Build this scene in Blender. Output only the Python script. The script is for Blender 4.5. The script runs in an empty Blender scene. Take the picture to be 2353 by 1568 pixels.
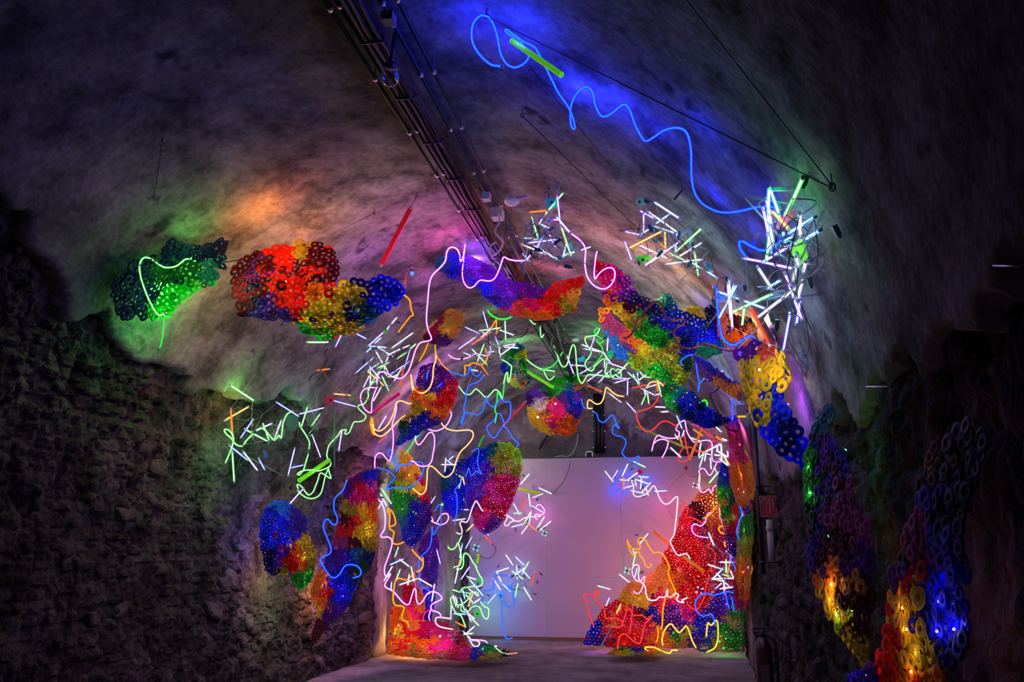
import bpy, math, random
import numpy as np
from mathutils import Vector, Matrix
random.seed(7)
np.random.seed(7)
scene = bpy.context.scene
COL = scene.collection

# ------------------------------------------------------------------ camera, world, exposure
IMG_W, IMG_H, F_PX = 2353.0, 1568.0, 2021.0
CAM = np.array([0.0, 0.0, 1.5])
YAW, PITCH = math.radians(10.15), math.radians(13.15)
cam_data = bpy.data.cameras.new('camera')
cam_data.sensor_width = 36.0
cam_data.lens = F_PX / IMG_W * 36.0
cam_data.clip_start = 0.05
cam_data.clip_end = 100
camera = bpy.data.objects.new('camera', cam_data)
COL.objects.link(camera)
camera.location = CAM
camera.rotation_euler = (math.pi / 2 + PITCH, 0, YAW)
scene.camera = camera

world = bpy.data.worlds.new('world')
scene.world = world
world.use_nodes = True
world.node_tree.nodes['Background'].inputs[0].default_value = (0.30, 0.22, 0.34, 1)
world.node_tree.nodes['Background'].inputs[1].default_value = 0.005

vs = scene.view_settings
vs.view_transform = 'Standard'
vs.look = 'None'
vs.gamma = 1.0
vs.use_curve_mapping = False
vs.exposure = 0.0
cy = scene.cycles
cy.max_bounces = 4
cy.diffuse_bounces = 2
cy.glossy_bounces = 2
cy.transmission_bounces = 4
cy.transparent_max_bounces = 10
cy.use_light_tree = True
cy.use_adaptive_sampling = True
cy.adaptive_threshold = 0.10
cy.adaptive_min_samples = 12
cy.sample_clamp_indirect = 3.0
cy.caustics_reflective = False
cy.caustics_refractive = False

# ------------------------------------------------------------------ picture ray helpers
_fw = np.array([-math.sin(YAW) * math.cos(PITCH), math.cos(YAW) * math.cos(PITCH), math.sin(PITCH)])
_rt = np.array([math.cos(YAW), math.sin(YAW), 0.0])
_up = np.cross(_rt, _fw)

def ray(px, py):
    return _fw + _rt * ((px - IMG_W / 2) / F_PX) + _up * (-(py - IMG_H / 2) / F_PX)

def at(px, py, Y):
    "point at tunnel depth Y seen at that place of the picture"
    d = ray(px, py)
    return CAM + d * (Y / d[1])

# tunnel section
XL, XR, XC, RV, ZS = -4.15, 0.95, -1.6, 2.55, 1.85
Y_PART, Y_END, Y_PIER = 15.0, 15.35, 12.7

def hit_depth(px, py, off=0.0, ymax=14.9):
    "tunnel depth at which rays meet the lining pulled inwards by off (arrays)"
    px, py = np.atleast_1d(np.asarray(px, float)), np.atleast_1d(np.asarray(py, float))
    d = _fw[None] + _rt[None] * ((px - IMG_W / 2) / F_PX)[:, None] - _up[None] * ((py - IMG_H / 2) / F_PX)[:, None]
    d = d / d[:, 1:2]
    best = np.full(len(px), float(ymax))
    with np.errstate(all='ignore'):
        t = (off - CAM[2]) / d[:, 2]
        best = np.where((d[:, 2] < -1e-6) & (t < best), t, best)
        t = (XL + off + 0.06 - CAM[0]) / d[:, 0]
        ok = (d[:, 0] < 0) & (CAM[2] + t * d[:, 2] <= ZS) & (t < Y_PIER)
        best = np.where(ok & (t < best), t, best)
        t = (XR - off - CAM[0]) / d[:, 0]
        ok = (d[:, 0] > 0) & (CAM[2] + t * d[:, 2] <= ZS) & (t < Y_PIER)
        best = np.where(ok & (t < best), t, best)
        ox, oz, R = CAM[0] - XC, CAM[2] - ZS, RV - off - 0.05
        A = d[:, 0] ** 2 + d[:, 2] ** 2
        B = 2 * (ox * d[:, 0] + oz * d[:, 2])
        C = ox * ox + oz * oz - R * R
        disc = B * B - 4 * A * C
        t = (-B + np.sqrt(np.maximum(disc, 0))) / (2 * A)
        ok = (disc > 0) & (CAM[2] + t * d[:, 2] > ZS)
        best = np.where(ok & (t < best), t, best)
    return best

def hit(px, py, off=0.0, ymax=14.9):
    return at(px, py, float(hit_depth(px, py, off, ymax)[0]))

def off_wall(px, py, off):
    "the lining at that place of the picture, then off metres straight out of it"
    w = hit(px, py, 0.0)
    n = np.array([XC - w[0], 0, ZS - w[2]]) if w[2] > ZS else np.array([np.sign(XC - w[0]), 0, 0])
    return w + n / np.linalg.norm(n) * off

REG = dict(A=(1130, 430, 8.254), B=(1420, 440, 7.467), C1=(1630, 400, 7.127), C2=(1630, 600, 7.127),
           D=(720, 730, 7.127), E=(1030, 700, 8.709), F=(1280, 740, 8.254), G=(480, 860, 6.03),
           H=(640, 890, 5.406), I=(850, 900, 6.273), J=(860, 1100, 7.128), K=(860, 1290, 6.534),
           L=(1080, 1080, 4.9), M=(1430, 850, 6.03), N=(1330, 1030, 6.359), O=(1330, 1210, 5.227),
           P=(950, 500, 2.941), Q=(1280, 700, 4.48), R3=(1050, 0, 2.613), T=(200, 500, 2.941),
           U=(550, 1070, 3.361), V=(1250, 900, 3.136), X=(1250, 1100, 3.347), Y=(450, 850, 3.136),
           W=(780, 0, 1.96), RR=(1800, 800, 2.0416), Z=(0, 0, 1.0))

def zz(reg, x, y):
    r = REG[reg]
    return r[0] + x / r[2], r[1] + y / r[2]

def pts(reg, s):
    out = []
    for tok in s.split():
        x, y = tok.split(',')
        out.append(zz(reg, float(x), float(y)))
    return out

# ------------------------------------------------------------------ noise
class Noise2:
    def __init__(self, seed):
        self.g = np.random.RandomState(seed).rand(256, 256)
    def v(self, x, y):
        xi, yi = np.floor(x).astype(int), np.floor(y).astype(int)
        fx, fy = x - xi, y - yi
        fx, fy = fx * fx * (3 - 2 * fx), fy * fy * (3 - 2 * fy)
        g = self.g
        a, b = g[xi % 256, yi % 256], g[(xi + 1) % 256, yi % 256]
        c, d = g[xi % 256, (yi + 1) % 256], g[(xi + 1) % 256, (yi + 1) % 256]
        return (a * (1 - fx) + b * fx) * (1 - fy) + (c * (1 - fx) + d * fx) * fy
    def fbm(self, x, y, octv=4, gain=0.5):
        s, amp, tot = 0, 1, 0
        for k in range(octv):
            s = s + amp * self.v(x * 2 ** k + 17.3 * k, y * 2 ** k + 5.1 * k)
            tot += amp
            amp *= gain
        return s / tot - 0.5

# ------------------------------------------------------------------ materials
MATS = {}
def new_mat(name):
    m = bpy.data.materials.new(name)
    m.use_nodes = True
    nt = m.node_tree
    for n in list(nt.nodes):
        nt.nodes.remove(n)
    out = nt.nodes.new('ShaderNodeOutputMaterial')
    return m, nt, out

def plain(name, rgb, rough=0.6, metal=0.0, spec=0.3):
    if name in MATS: return MATS[name]
    m, nt, out = new_mat(name)
    b = nt.nodes.new('ShaderNodeBsdfPrincipled')
    b.inputs['Base Color'].default_value = (*rgb, 1)
    b.inputs['Roughness'].default_value = rough
    b.inputs['Metallic'].default_value = metal
    b.inputs['Specular IOR Level'].default_value = spec
    nt.links.new(b.outputs[0], out.inputs[0])
    MATS[name] = m
    return m

def glow(name, rgb, strength, sample=True):
    if name in MATS: return MATS[name]
    m, nt, out = new_mat(name)
    e = nt.nodes.new('ShaderNodeEmission')
    e.inputs[0].default_value = (*rgb, 1)
    e.inputs[1].default_value = strength
    nt.links.new(e.outputs[0], out.inputs[0])
    m.cycles.emission_sampling = 'FRONT' if sample else 'NONE'
    MATS[name] = m
    return m

def sheath(name, rgb, strength, alpha):
    "tinted clear sleeve; coloured rim glow of the core put in as emission"
    if name in MATS: return MATS[name]
    m, nt, out = new_mat(name)
    e = nt.nodes.new('ShaderNodeEmission')
    e.inputs[0].default_value = (*rgb, 1)
    e.inputs[1].default_value = strength
    t = nt.nodes.new('ShaderNodeBsdfTransparent')
    mx = nt.nodes.new('ShaderNodeMixShader')
    mx.inputs[0].default_value = alpha
    nt.links.new(t.outputs[0], mx.inputs[1])
    nt.links.new(e.outputs[0], mx.inputs[2])
    nt.links.new(mx.outputs[0], out.inputs[0])
    m.cycles.emission_sampling = 'NONE'
    MATS[name] = m
    return m

def tinted(name, rgb, clear=0.45, glowv=0.0):
    "coloured acrylic: partly clear, partly scattering, glossy; fluorescent grades shine a little"
    if name in MATS: return MATS[name]
    m, nt, out = new_mat(name)
    t = nt.nodes.new('ShaderNodeBsdfTransparent')
    t.inputs[0].default_value = (*[0.25 + 0.75 * c for c in rgb], 1)
    b = nt.nodes.new('ShaderNodeBsdfPrincipled')
    b.inputs['Base Color'].default_value = (*rgb, 1)
    b.inputs['Roughness'].default_value = 0.15
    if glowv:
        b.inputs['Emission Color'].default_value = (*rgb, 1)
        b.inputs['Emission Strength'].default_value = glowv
    mx = nt.nodes.new('ShaderNodeMixShader')
    mx.inputs[0].default_value = 1 - clear
    nt.links.new(t.outputs[0], mx.inputs[1])
    nt.links.new(b.outputs[0], mx.inputs[2])
    nt.links.new(mx.outputs[0], out.inputs[0])
    m.cycles.emission_sampling = 'NONE'
    MATS[name] = m
    return m

def rubber(name, rgb):
    "soft translucent silicone rubber of the rings"
    if name in MATS: return MATS[name]
    m, nt, out = new_mat(name)
    d = nt.nodes.new('ShaderNodeBsdfPrincipled')
    d.inputs['Base Color'].default_value = (*rgb, 1)
    d.inputs['Roughness'].default_value = 0.45
    d.inputs['Specular IOR Level'].default_value = 0.08
    t = nt.nodes.new('ShaderNodeBsdfTranslucent')
    t.inputs[0].default_value = (*[min(1, c * 2.1) for c in rgb], 1)
    mx = nt.nodes.new('ShaderNodeMixShader')
    mx.inputs[0].default_value = 0.6
    nt.links.new(d.outputs[0], mx.inputs[1])
    nt.links.new(t.outputs[0], mx.inputs[2])
    nt.links.new(mx.outputs[0], out.inputs[0])
    MATS[name] = m
    return m

def wall_mat(name, dark, light, scale=1.2, stretch=(1, 1, 1), bump=0.5, fine=28.0, rough=0.9, stain=None):
    m, nt, out = new_mat(name)
    L = nt.links.new
    tc = nt.nodes.new('ShaderNodeTexCoord')
    mp = nt.nodes.new('ShaderNodeMapping')
    mp.inputs['Scale'].default_value = stretch
    L(tc.outputs['Object'], mp.inputs[0])
    n1 = nt.nodes.new('ShaderNodeTexNoise')
    n1.inputs['Scale'].default_value = scale
    n1.inputs['Detail'].default_value = 8
    n1.inputs['Roughness'].default_value = 0.70
    L(mp.outputs[0], n1.inputs['Vector'])
    n2 = nt.nodes.new('ShaderNodeTexNoise')
    n2.inputs['Scale'].default_value = fine
    n2.inputs['Detail'].default_value = 3
    L(mp.outputs[0], n2.inputs['Vector'])
    r1 = nt.nodes.new('ShaderNodeValToRGB')
    r1.color_ramp.elements[0].position = 0.38
    r1.color_ramp.elements[1].position = 0.64
    r1.color_ramp.elements[0].color = (*dark, 1)
    r1.color_ramp.elements[1].color = (*light, 1)
    L(n1.outputs['Fac'], r1.inputs[0])
    r2 = nt.nodes.new('ShaderNodeValToRGB')
    r2.color_ramp.elements[0].position = 0.35
    r2.color_ramp.elements[1].position = 0.6
    r2.color_ramp.elements[0].color = (0.72, 0.72, 0.72, 1)
    r2.color_ramp.elements[1].color = (1, 1, 1, 1)
    L(n2.outputs['Fac'], r2.inputs[0])
    mul = nt.nodes.new('ShaderNodeMix')
    mul.data_type = 'RGBA'
    mul.blend_type = 'MULTIPLY'
    mul.inputs[0].default_value = 0.75
    L(r1.outputs[0], mul.inputs[6])
    L(r2.outputs[0], mul.inputs[7])
    col = mul.outputs[2]
    if stain:
        n3 = nt.nodes.new('ShaderNodeTexNoise')
        n3.inputs['Scale'].default_value = stain[1]
        n3.inputs['Detail'].default_value = 4
        n3.inputs['Roughness'].default_value = 0.75
        L(mp.outputs[0], n3.inputs['Vector'])
        r3 = nt.nodes.new('ShaderNodeValToRGB')
        r3.color_ramp.elements[0].position = stain[2]
        r3.color_ramp.elements[1].position = stain[2] + 0.07
        r3.color_ramp.elements[0].color = (0, 0, 0, 1)
        r3.color_ramp.elements[1].color = (1, 1, 1, 1)
        L(n3.outputs['Fac'], r3.inputs[0])
        ms = nt.nodes.new('ShaderNodeMix')
        ms.data_type = 'RGBA'
        L(r3.outputs[0], ms.inputs[0])
        L(col, ms.inputs[6])
        ms.inputs[7].default_value = (*stain[0], 1)
        col = ms.outputs[2]
    b = nt.nodes.new('ShaderNodeBsdfDiffuse')
    b.inputs['Roughness'].default_value = 0.5
    L(col, b.inputs['Color'])
    bu = nt.nodes.new('ShaderNodeBump')
    bu.inputs['Strength'].default_value = bump
    bu.inputs['Distance'].default_value = 0.03
    L(n2.outputs['Fac'], bu.inputs['Height'])
    L(bu.outputs[0], b.inputs['Normal'])
    L(b.outputs[0], out.inputs[0])
    MATS[name] = m
    return m

# ------------------------------------------------------------------ mesh helpers
class MB:
    def __init__(self):
        self.v, self.f, self.m, self.n = [], [], [], 0
    def add(self, verts, faces, mi=0):
        verts = np.asarray(verts, float)
        self.v.append(verts)
        for f in faces:
            self.f.append(tuple(i + self.n for i in f))
        self.m.extend([mi] * len(faces))
        self.n += len(verts)
    def tube(self, P, r, sides=6, mi=0, caps=True, r2=None):
        P = np.asarray(P, float)
        n = len(P)
        T = np.gradient(P, axis=0)
        T /= np.linalg.norm(T, axis=1)[:, None] + 1e-9
        ref = np.array([0, 0, 1.0]) if abs(T[0][2]) < 0.9 else np.array([1.0, 0, 0])
        u = np.cross(T[0], ref); u /= np.linalg.norm(u)
        V = []
        ang = np.linspace(0, 2 * math.pi, sides, endpoint=False)
        for i in range(n):
            u = u - T[i] * np.dot(u, T[i])
            nn = np.linalg.norm(u)
            if nn < 1e-6:
                u = np.cross(T[i], [0.3, 0.5, 0.8]); nn = np.linalg.norm(u)
            u = u / nn
            w = np.cross(T[i], u)
            rr = r if r2 is None else r + (r2 - r) * i / max(1, n - 1)
            V.append(P[i] + rr * (np.cos(ang)[:, None] * u + np.sin(ang)[:, None] * w))
        V = np.concatenate(V)
        Fs = []
        for i in range(n - 1):
            for k in range(sides):
                a, b = i * sides + k, i * sides + (k + 1) % sides
                Fs.append((a, b, b + sides, a + sides))
        if caps:
            Fs.append(tuple(range(sides))[::-1])
            Fs.append(tuple(range((n - 1) * sides, n * sides)))
        self.add(V, Fs, mi)
    def box(self, c, s, R=None, mi=0):
        c, s = np.asarray(c, float), np.asarray(s, float) / 2
        V = np.array([[x, y, z] for x in (-1, 1) for y in (-1, 1) for z in (-1, 1)], float) * s
        if R is not None: V = V @ np.asarray(R).T
        self.add(V + c, [(0, 1, 3, 2), (4, 6, 7, 5), (0, 4, 5, 1), (2, 3, 7, 6), (0, 2, 6, 4), (1, 5, 7, 3)], mi)
    def ball(self, c, r, seg=10, rings=6, mi=0, sq=(1, 1, 1)):
        V, Fs = [], []
        for i in range(rings + 1):
            th = math.pi * i / rings
            for k in range(seg):
                ph = 2 * math.pi * k / seg
                V.append((c[0] + r * sq[0] * math.sin(th) * math.cos(ph), c[1] + r * sq[1] * math.sin(th) * math.sin(ph), c[2] + r * sq[2] * math.cos(th)))
        for i in range(rings):
            for k in range(seg):
                a, b = i * seg + k, i * seg + (k + 1) % seg
                Fs.append((a, a + seg, b + seg, b))
        self.add(V, Fs, mi)
    def build(self, name, mats, parent=None, smooth=True, origin=None):
        me = bpy.data.meshes.new(name)
        V = np.concatenate(self.v)
        if origin is not None: V = V - np.asarray(origin)
        me.from_pydata(V.tolist(), [], self.f)
        if not isinstance(mats, (list, tuple)): mats = [mats]
        for m in mats: me.materials.append(m)
        if len(mats) > 1: me.polygons.foreach_set('material_index', self.m)
        if smooth: me.polygons.foreach_set('use_smooth', [True] * len(me.polygons))
        me.update()
        return link(name, me, parent)

def link(name, data, parent=None):
    o = bpy.data.objects.new(name, data)
    COL.objects.link(o)
    if parent is not None: o.parent = parent
    return o

def thing(name, label, cat, loc, group=None):
    o = bpy.data.objects.new(name, None)
    o.empty_display_size = 0.1
    COL.objects.link(o)
    o.location = loc
    o['label'] = label
    o['category'] = cat
    if group: o['group'] = group
    return o

def tag(o, label, cat, group=None):
    o['label'] = label
    o['category'] = cat
    if group: o['group'] = group
    return o

def lamp(parent, loc, rgb, power, radius=0.04):
    "point light of its parent"
    d = bpy.data.lights.new('led_or_fill_light', 'POINT')
    d.color = rgb
    d.energy = power
    d.shadow_soft_size = radius
    d.cycles.use_multiple_importance_sampling = False
    o = bpy.data.objects.new('led_or_fill_light', d)
    COL.objects.link(o)
    o.parent = parent
    o.location = Vector(loc) - parent.location
    return o

def smooth_path(P, per=6):
    "Catmull-Rom through the points"
    P = np.asarray(P, float)
    if len(P) < 3:
        return np.linspace(P[0], P[-1], 4)
    Q = np.vstack([2 * P[0] - P[1], P, 2 * P[-1] - P[-2]])
    out = []
    for i in range(1, len(Q) - 2):
        p0, p1, p2, p3 = Q[i - 1], Q[i], Q[i + 1], Q[i + 2]
        for k in range(per):
            t = k / per
            out.append(0.5 * ((2 * p1) + (-p0 + p2) * t + (2 * p0 - 5 * p1 + 4 * p2 - p3) * t * t + (-p0 + 3 * p1 - 3 * p2 + p3) * t ** 3))
    out.append(P[-1])
    return np.array(out)
# ------------------------------------------------------------------ setting
M_PLASTER = wall_mat('vault_plaster', (0.07, 0.062, 0.064), (0.27, 0.245, 0.24), scale=3.2, stretch=(0.8, 0.7, 0.8), bump=0.3, fine=30, stain=((0.05, 0.045, 0.05), 1.6, 0.62))
M_RUBBLE = wall_mat('rubble_stone', (0.026, 0.020, 0.021), (0.13, 0.10, 0.097), scale=2.4, bump=0.9, fine=22)
M_RUBBLE_R = wall_mat('rubble_stone_brown', (0.026, 0.022, 0.021), (0.105, 0.085, 0.08), scale=2.0, stretch=(1, 1.6, 1), bump=0.9, fine=20)
M_PIER = wall_mat('pier_plaster', (0.13, 0.10, 0.10), (0.34, 0.27, 0.25), scale=1.8, stretch=(1, 1, 0.5), bump=0.8, fine=18)
M_FLOOR = wall_mat('concrete_floor', (0.12, 0.10, 0.10), (0.26, 0.22, 0.22), scale=1.1, bump=0.25, fine=9, rough=0.75, stain=((0.04, 0.035, 0.035), 1.0, 0.63))
M_ENDWALL = wall_mat('end_wall_plaster', (0.10, 0.06, 0.08), (0.30, 0.20, 0.24), scale=1.0, bump=0.4, fine=10, stain=((0.30, 0.27, 0.34), 0.9, 0.56))
M_WHITE = plain('partition_paint', (0.33, 0.25, 0.36), 0.75)
M_BLACK = plain('black_metal', (0.012, 0.012, 0.014), 0.45, 0.0, 0.4)
M_GREYMETAL = plain('galvanised_metal', (0.30, 0.29, 0.30), 0.4, 0.8)
M_CABLE = plain('black_cable', (0.015, 0.013, 0.014), 0.6)

def struct(o):
    o['kind'] = 'structure'
    return o

def grid_mesh(name, V, nu, nv, mat, keep=None, parent=None, smooth=True):
    me = bpy.data.meshes.new(name)
    i, j = np.meshgrid(np.arange(nu - 1), np.arange(nv - 1), indexing='ij')
    a = (i * nv + j).ravel()
    Fq = np.stack([a, a + nv, a + nv + 1, a + 1], 1)
    if keep is not None: Fq = Fq[keep[:-1, :-1].ravel()]
    me.vertices.add(len(V))
    me.vertices.foreach_set('co', V.ravel())
    me.loops.add(len(Fq) * 4)
    me.loops.foreach_set('vertex_index', Fq.ravel())
    me.polygons.add(len(Fq))
    me.polygons.foreach_set('loop_start', np.arange(len(Fq)) * 4)
    me.polygons.foreach_set('loop_total', np.full(len(Fq), 4))
    me.update(calc_edges=True)
    me.validate()
    me.polygons.foreach_set('use_smooth', [smooth] * len(me.polygons))
    me.materials.append(mat)
    return link(name, me, parent)

def profile_point(s, off):
    "s: metres along the section from the foot of the left wall; returns x, z pulled inwards by off"
    s = np.asarray(s, float)
    arc = math.pi * RV
    x = np.where(s < ZS, XL + off, 0.0)
    z = np.where(s < ZS, s, 0.0)
    th = math.pi - (s - ZS) / RV
    mid = (s >= ZS) & (s <= ZS + arc)
    x = np.where(mid, XC + (RV - off) * np.cos(th), x)
    z = np.where(mid, ZS + (RV - off) * np.sin(th), z)
    end = s > ZS + arc
    x = np.where(end, XR - off, x)
    z = np.where(end, ZS - (s - ZS - arc), z)
    return x, z

S_ARC = math.pi * RV
nz = Noise2(3)
nz2 = Noise2(11)

def left_edge(y, s):
    "height along the section where the plaster has fallen off the left side"
    e = np.interp(y, [3.9, 4.3, 5, 5.4, 5.85, 6.4, 7, 7.4, 8, 8.9, 10.4, 11.2, 12.7], [3.60, 3.36, 3.18, 3.11, 2.90, 2.86, 2.85, 2.96, 3.06, 3.09, 2.68, 2.84, 2.8])
    return e + 0.25 * nz2.fbm(y * 1.6 + 9, y * 0 + 3.3, 3) + 0.35 * nz.fbm(y * 4.0, s * 3 + 1, 3)

# plaster vault, broken off at its feet
ny, ns = 380, 200
ys = np.linspace(-1.5, Y_END, ny)
ss = np.linspace(1.25, ZS + S_ARC - 0.0, ns)
YY, SS = np.meshgrid(ys, ss, indexing='ij')
off = 0.05 + 0.10 * nz.fbm(YY * 0.5, SS * 0.6, 3) + 0.035 * nz.fbm(YY * 2.2 + 40, SS * 2.2, 4) + 0.014 * nz2.fbm(YY * 9, SS * 9, 3)
edge = left_edge(YY, SS)
edge_r = ZS + S_ARC - 0.25 + 0.9 * nz2.fbm(YY * 0.6 + 70, YY * 0 + 8.3, 4) + 0.4 * nz.fbm(YY * 4, SS * 2 + 31, 3)
gone = np.clip((edge - SS) / 0.09, 0, 1) + np.clip((SS - edge_r) / 0.09, 0, 1)
off = off - 0.40 * np.clip(gone, 0, 1)
PX, PZ = profile_point(SS, off)
V = np.stack([PX, YY, PZ], -1).reshape(-1, 3)
vault = struct(grid_mesh('ceiling', V, ny, ns, M_PLASTER))

def stone_relief(y, s, seed, w=0.34, h=0.20):
    "irregular rubble: rounded cells of unequal height with sunken joints"
    u = y / w + 0.9 * nz.fbm(y * 1.7, s * 1.7 + seed, 2)
    v = s / h + 0.9 * nz2.fbm(y * 1.7 + 9, s * 1.7 + seed, 2)
    iu, iv = np.floor(u), np.floor(v)
    f1, f2, hh = np.full(u.shape, 9.0), np.full(u.shape, 9.0), np.zeros(u.shape)
    def rnd(a, b, k):
        q = np.sin(a * 127.1 + b * 311.7 + seed * 7.3 + k * 74.7) * 43758.5453
        return q - np.floor(q)
    for a in (-1, 0, 1):
        for b in (-1, 0, 1):
            cu, cv = iu + a, iv + b
            d = np.hypot(cu + 0.15 + 0.7 * rnd(cu, cv, 0) - u, cv + 0.15 + 0.7 * rnd(cu, cv, 1) - v)
            near = d < f1
            f2 = np.where(near, f1, np.minimum(f2, d))
            hh = np.where(near, rnd(cu, cv, 2), hh)
            f1 = np.where(near, d, f1)
    return np.clip((f2 - f1) * 3.0, 0, 1) * (0.25 + 0.75 * hh)

def ridged(y, s):
    "craggy noise: sharp creases between rounded lumps"
    out, amp = 0, 1.0
    for k in range(4):
        out = out + amp * (np.abs(nz2.v(y * 2 ** k + 13.7 * k, s * 2 ** k + 3.1 * k) * 2 - 1) - 0.5)
        amp *= 0.6
    return out

# left rubble wall with a rough face
ny, ns = 640, 210
ys = np.linspace(3.5, Y_PIER, ny)
ss = np.linspace(-0.1, 4.4, ns)
YY, SS = np.meshgrid(ys, ss, indexing='ij')
rel = 0.04 * stone_relief(YY, SS, 2.0, 0.14, 0.09) + 0.22 * nz.fbm(YY * 0.7 + 5, SS * 0.9, 4) + 0.055 * ridged(YY * 4.6, SS * 5.4)
rel = rel - 0.03 - 0.30 * np.clip((SS - left_edge(YY, SS)) / 0.25, 0, 1)
rel = rel * np.clip((Y_PIER - YY) / 0.10, 0.25, 1)
PX, PZ = profile_point(SS, rel)
V = np.stack([PX, YY, PZ], -1).reshape(-1, 3)
wall_left = struct(grid_mesh('wall_left', V, ny, ns, M_RUBBLE, smooth=False))

# right rubble wall
ny, ns = 380, 90
ys = np.linspace(0.6, Y_PIER, ny)
ss = np.linspace(ZS + S_ARC - 1.2, ZS + S_ARC + ZS + 0.1, ns)
YY, SS = np.meshgrid(ys, ss, indexing='ij')
rel = 0.045 * stone_relief(YY, SS, 5.0, 0.18, 0.13) + 0.12 * nz.fbm(YY * 1.1 + 55, SS * 0.8, 4) + 0.05 * ridged(YY * 4.5, SS * 3.5)
rel = rel + 0.0 - 0.10 * np.clip((ZS + S_ARC - 0.2 - SS) / 0.9, 0, 1)
PX, PZ = profile_point(SS, rel)
V = np.stack([PX, YY, PZ], -1).reshape(-1, 3)
wall_right = struct(grid_mesh('wall_right', V, ny, ns, M_RUBBLE_R, smooth=False))

# loose standing stones that can be told apart in the left and right walls
M_STONE = wall_mat('single_stone', (0.07, 0.055, 0.052), (0.18, 0.14, 0.135), scale=1.2, bump=0.6, fine=5)
def stone_mesh(k):
    rs = np.random.RandomState(50 + k)
    mb = MB()
    V = []
    for x in (-1, 1):
        for y in (-1, 1):
            for z in (-1, 1):
                j = 1 + 0.16 * rs.randn(3)
                V += [np.array([x, y * .7, z * .7]) * j, np.array([x * .7, y, z * .7]) * j, np.array([x * .7, y * .7, z]) * j]
    import bmesh
    bm = bmesh.new()
    for v in V: bm.verts.new(v)
    bmesh.ops.convex_hull(bm, input=bm.verts)
    me = bpy.data.meshes.new('stone')
    bm.to_mesh(me)
    bm.free()
    me.materials.append(M_STONE)
    me2 = me.copy()
    me2.materials.clear()
    me2.materials.append(M_RUBBLE_R)
    return me, me2
STONES = [stone_mesh(k) for k in range(6)]
rs = np.random.RandomState(4)
for k in range(40):
    y, z = rs.uniform(5.6, 12.3), rs.uniform(0.15, 2.5)
    s = z
    x, zz_ = profile_point(np.array([s]), np.array([rs.uniform(-0.06, -0.03)]))
    o = link('stone', STONES[k % 6][0], wall_left)
    o.location = (float(x[0]), y, float(zz_[0]))
    o.scale = (rs.uniform(.03, .045), rs.uniform(.05, .13), rs.uniform(.03, .07))
    o.rotation_euler = (rs.uniform(-.25, .25), rs.uniform(-.2, .2), rs.uniform(-.25, .25))
for k in range(36):
    y, z = rs.uniform(5.5, 12.2), rs.uniform(0.1, 2.0)
    o = link('stone', STONES[k % 6][1], wall_right)
    o.location = (XR - rs.uniform(-0.02, 0.03), y, z)
    o.scale = (rs.uniform(.025, .04), rs.uniform(.05, .13), rs.uniform(.05, .11))
    o.rotation_euler = (rs.uniform(-.25, .25), rs.uniform(-.2, .2), rs.uniform(-.2, .2))

# floor with worn slabs
ny, nx = 150, 70
ys = np.linspace(-1.0, Y_END, ny)
xs = np.linspace(XL - 1.2, XR + 1.2, nx)
YY, XX = np.meshgrid(ys, xs, indexing='ij')
ZZ = 0.02 * nz.fbm(YY * 0.7, XX * 0.7, 4) - 0.004
floor = struct(grid_mesh('floor', np.stack([XX, YY, ZZ], -1).reshape(-1, 3), ny, nx, M_FLOOR))

# piers and niches beyond the side walls
def rough_box(name, x0, x1, y0, y1, z0, z1, mat, seed, amp=0.06, step=0.07):
    "a masonry block with an uneven face"
    import bmesh
    bm = bmesh.new()
    bmesh.ops.create_cube(bm, size=1)
    S = Vector((x1 - x0, y1 - y0, z1 - z0))
    C = Vector(((x0 + x1) / 2, (y0 + y1) / 2, (z0 + z1) / 2))
    for v in bm.verts: v.co = Vector((v.co.x * S.x, v.co.y * S.y, v.co.z * S.z)) + C
    for ax, L in enumerate(S):
        n = int(L / step)
        if n > 1:
            es = [e for e in bm.edges if abs((e.verts[0].co - e.verts[1].co)[ax]) > 1e-4]
            bmesh.ops.subdivide_edges(bm, edges=es, cuts=n - 1, use_grid_fill=True)
    co = np.array([v.co[:] for v in bm.verts])
    n1 = Noise2(seed)
    dx = amp * (n1.fbm(co[:, 1] * 3 + 3, co[:, 2] * 2.2, 4)) * 2
    dy = amp * (n1.fbm(co[:, 0] * 3 + 33, co[:, 2] * 2.2, 4)) * 2
    for v, a, b in zip(bm.verts, dx, dy):
        v.co.x += a
        v.co.y += b
    me = bpy.data.meshes.new(name)
    bm.to_mesh(me)
    bm.free()
    me.materials.append(mat)
    me.polygons.foreach_set('use_smooth', [True] * len(me.polygons))
    return link(name, me)

struct(rough_box('wall_niche', XL - 1.0, XL - 0.5, Y_PIER - 0.1, 14.2, 0, 3.2, M_PIER, 21))
struct(rough_box('pier_left', XL - 0.9, -3.62, 14.15, Y_END, 0, 3.1, M_PIER, 22))
struct(rough_box('wall_left_return', XL - 1.0, XL + 0.03, Y_PIER - 0.35, Y_PIER + 0.02, 0, 3.0, M_PIER, 23, 0.04))
struct(rough_box('wall_right_return', XR - 0.04, XR + 1.0, Y_PIER - 0.9, Y_PIER + 0.02, 0, 3.2, M_PIER, 24, 0.03))
struct(rough_box('wall_recess', XR + 0.5, XR + 1.0, Y_PIER - 0.1, Y_END, 0, 3.2, M_PIER, 25))

# end wall above the partition
mb = MB()
mb.box((XC, Y_END + 0.05, 2.4), (6.4, 0.1, 4.9))
struct(mb.build('wall_end', M_ENDWALL, smooth=False))

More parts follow.
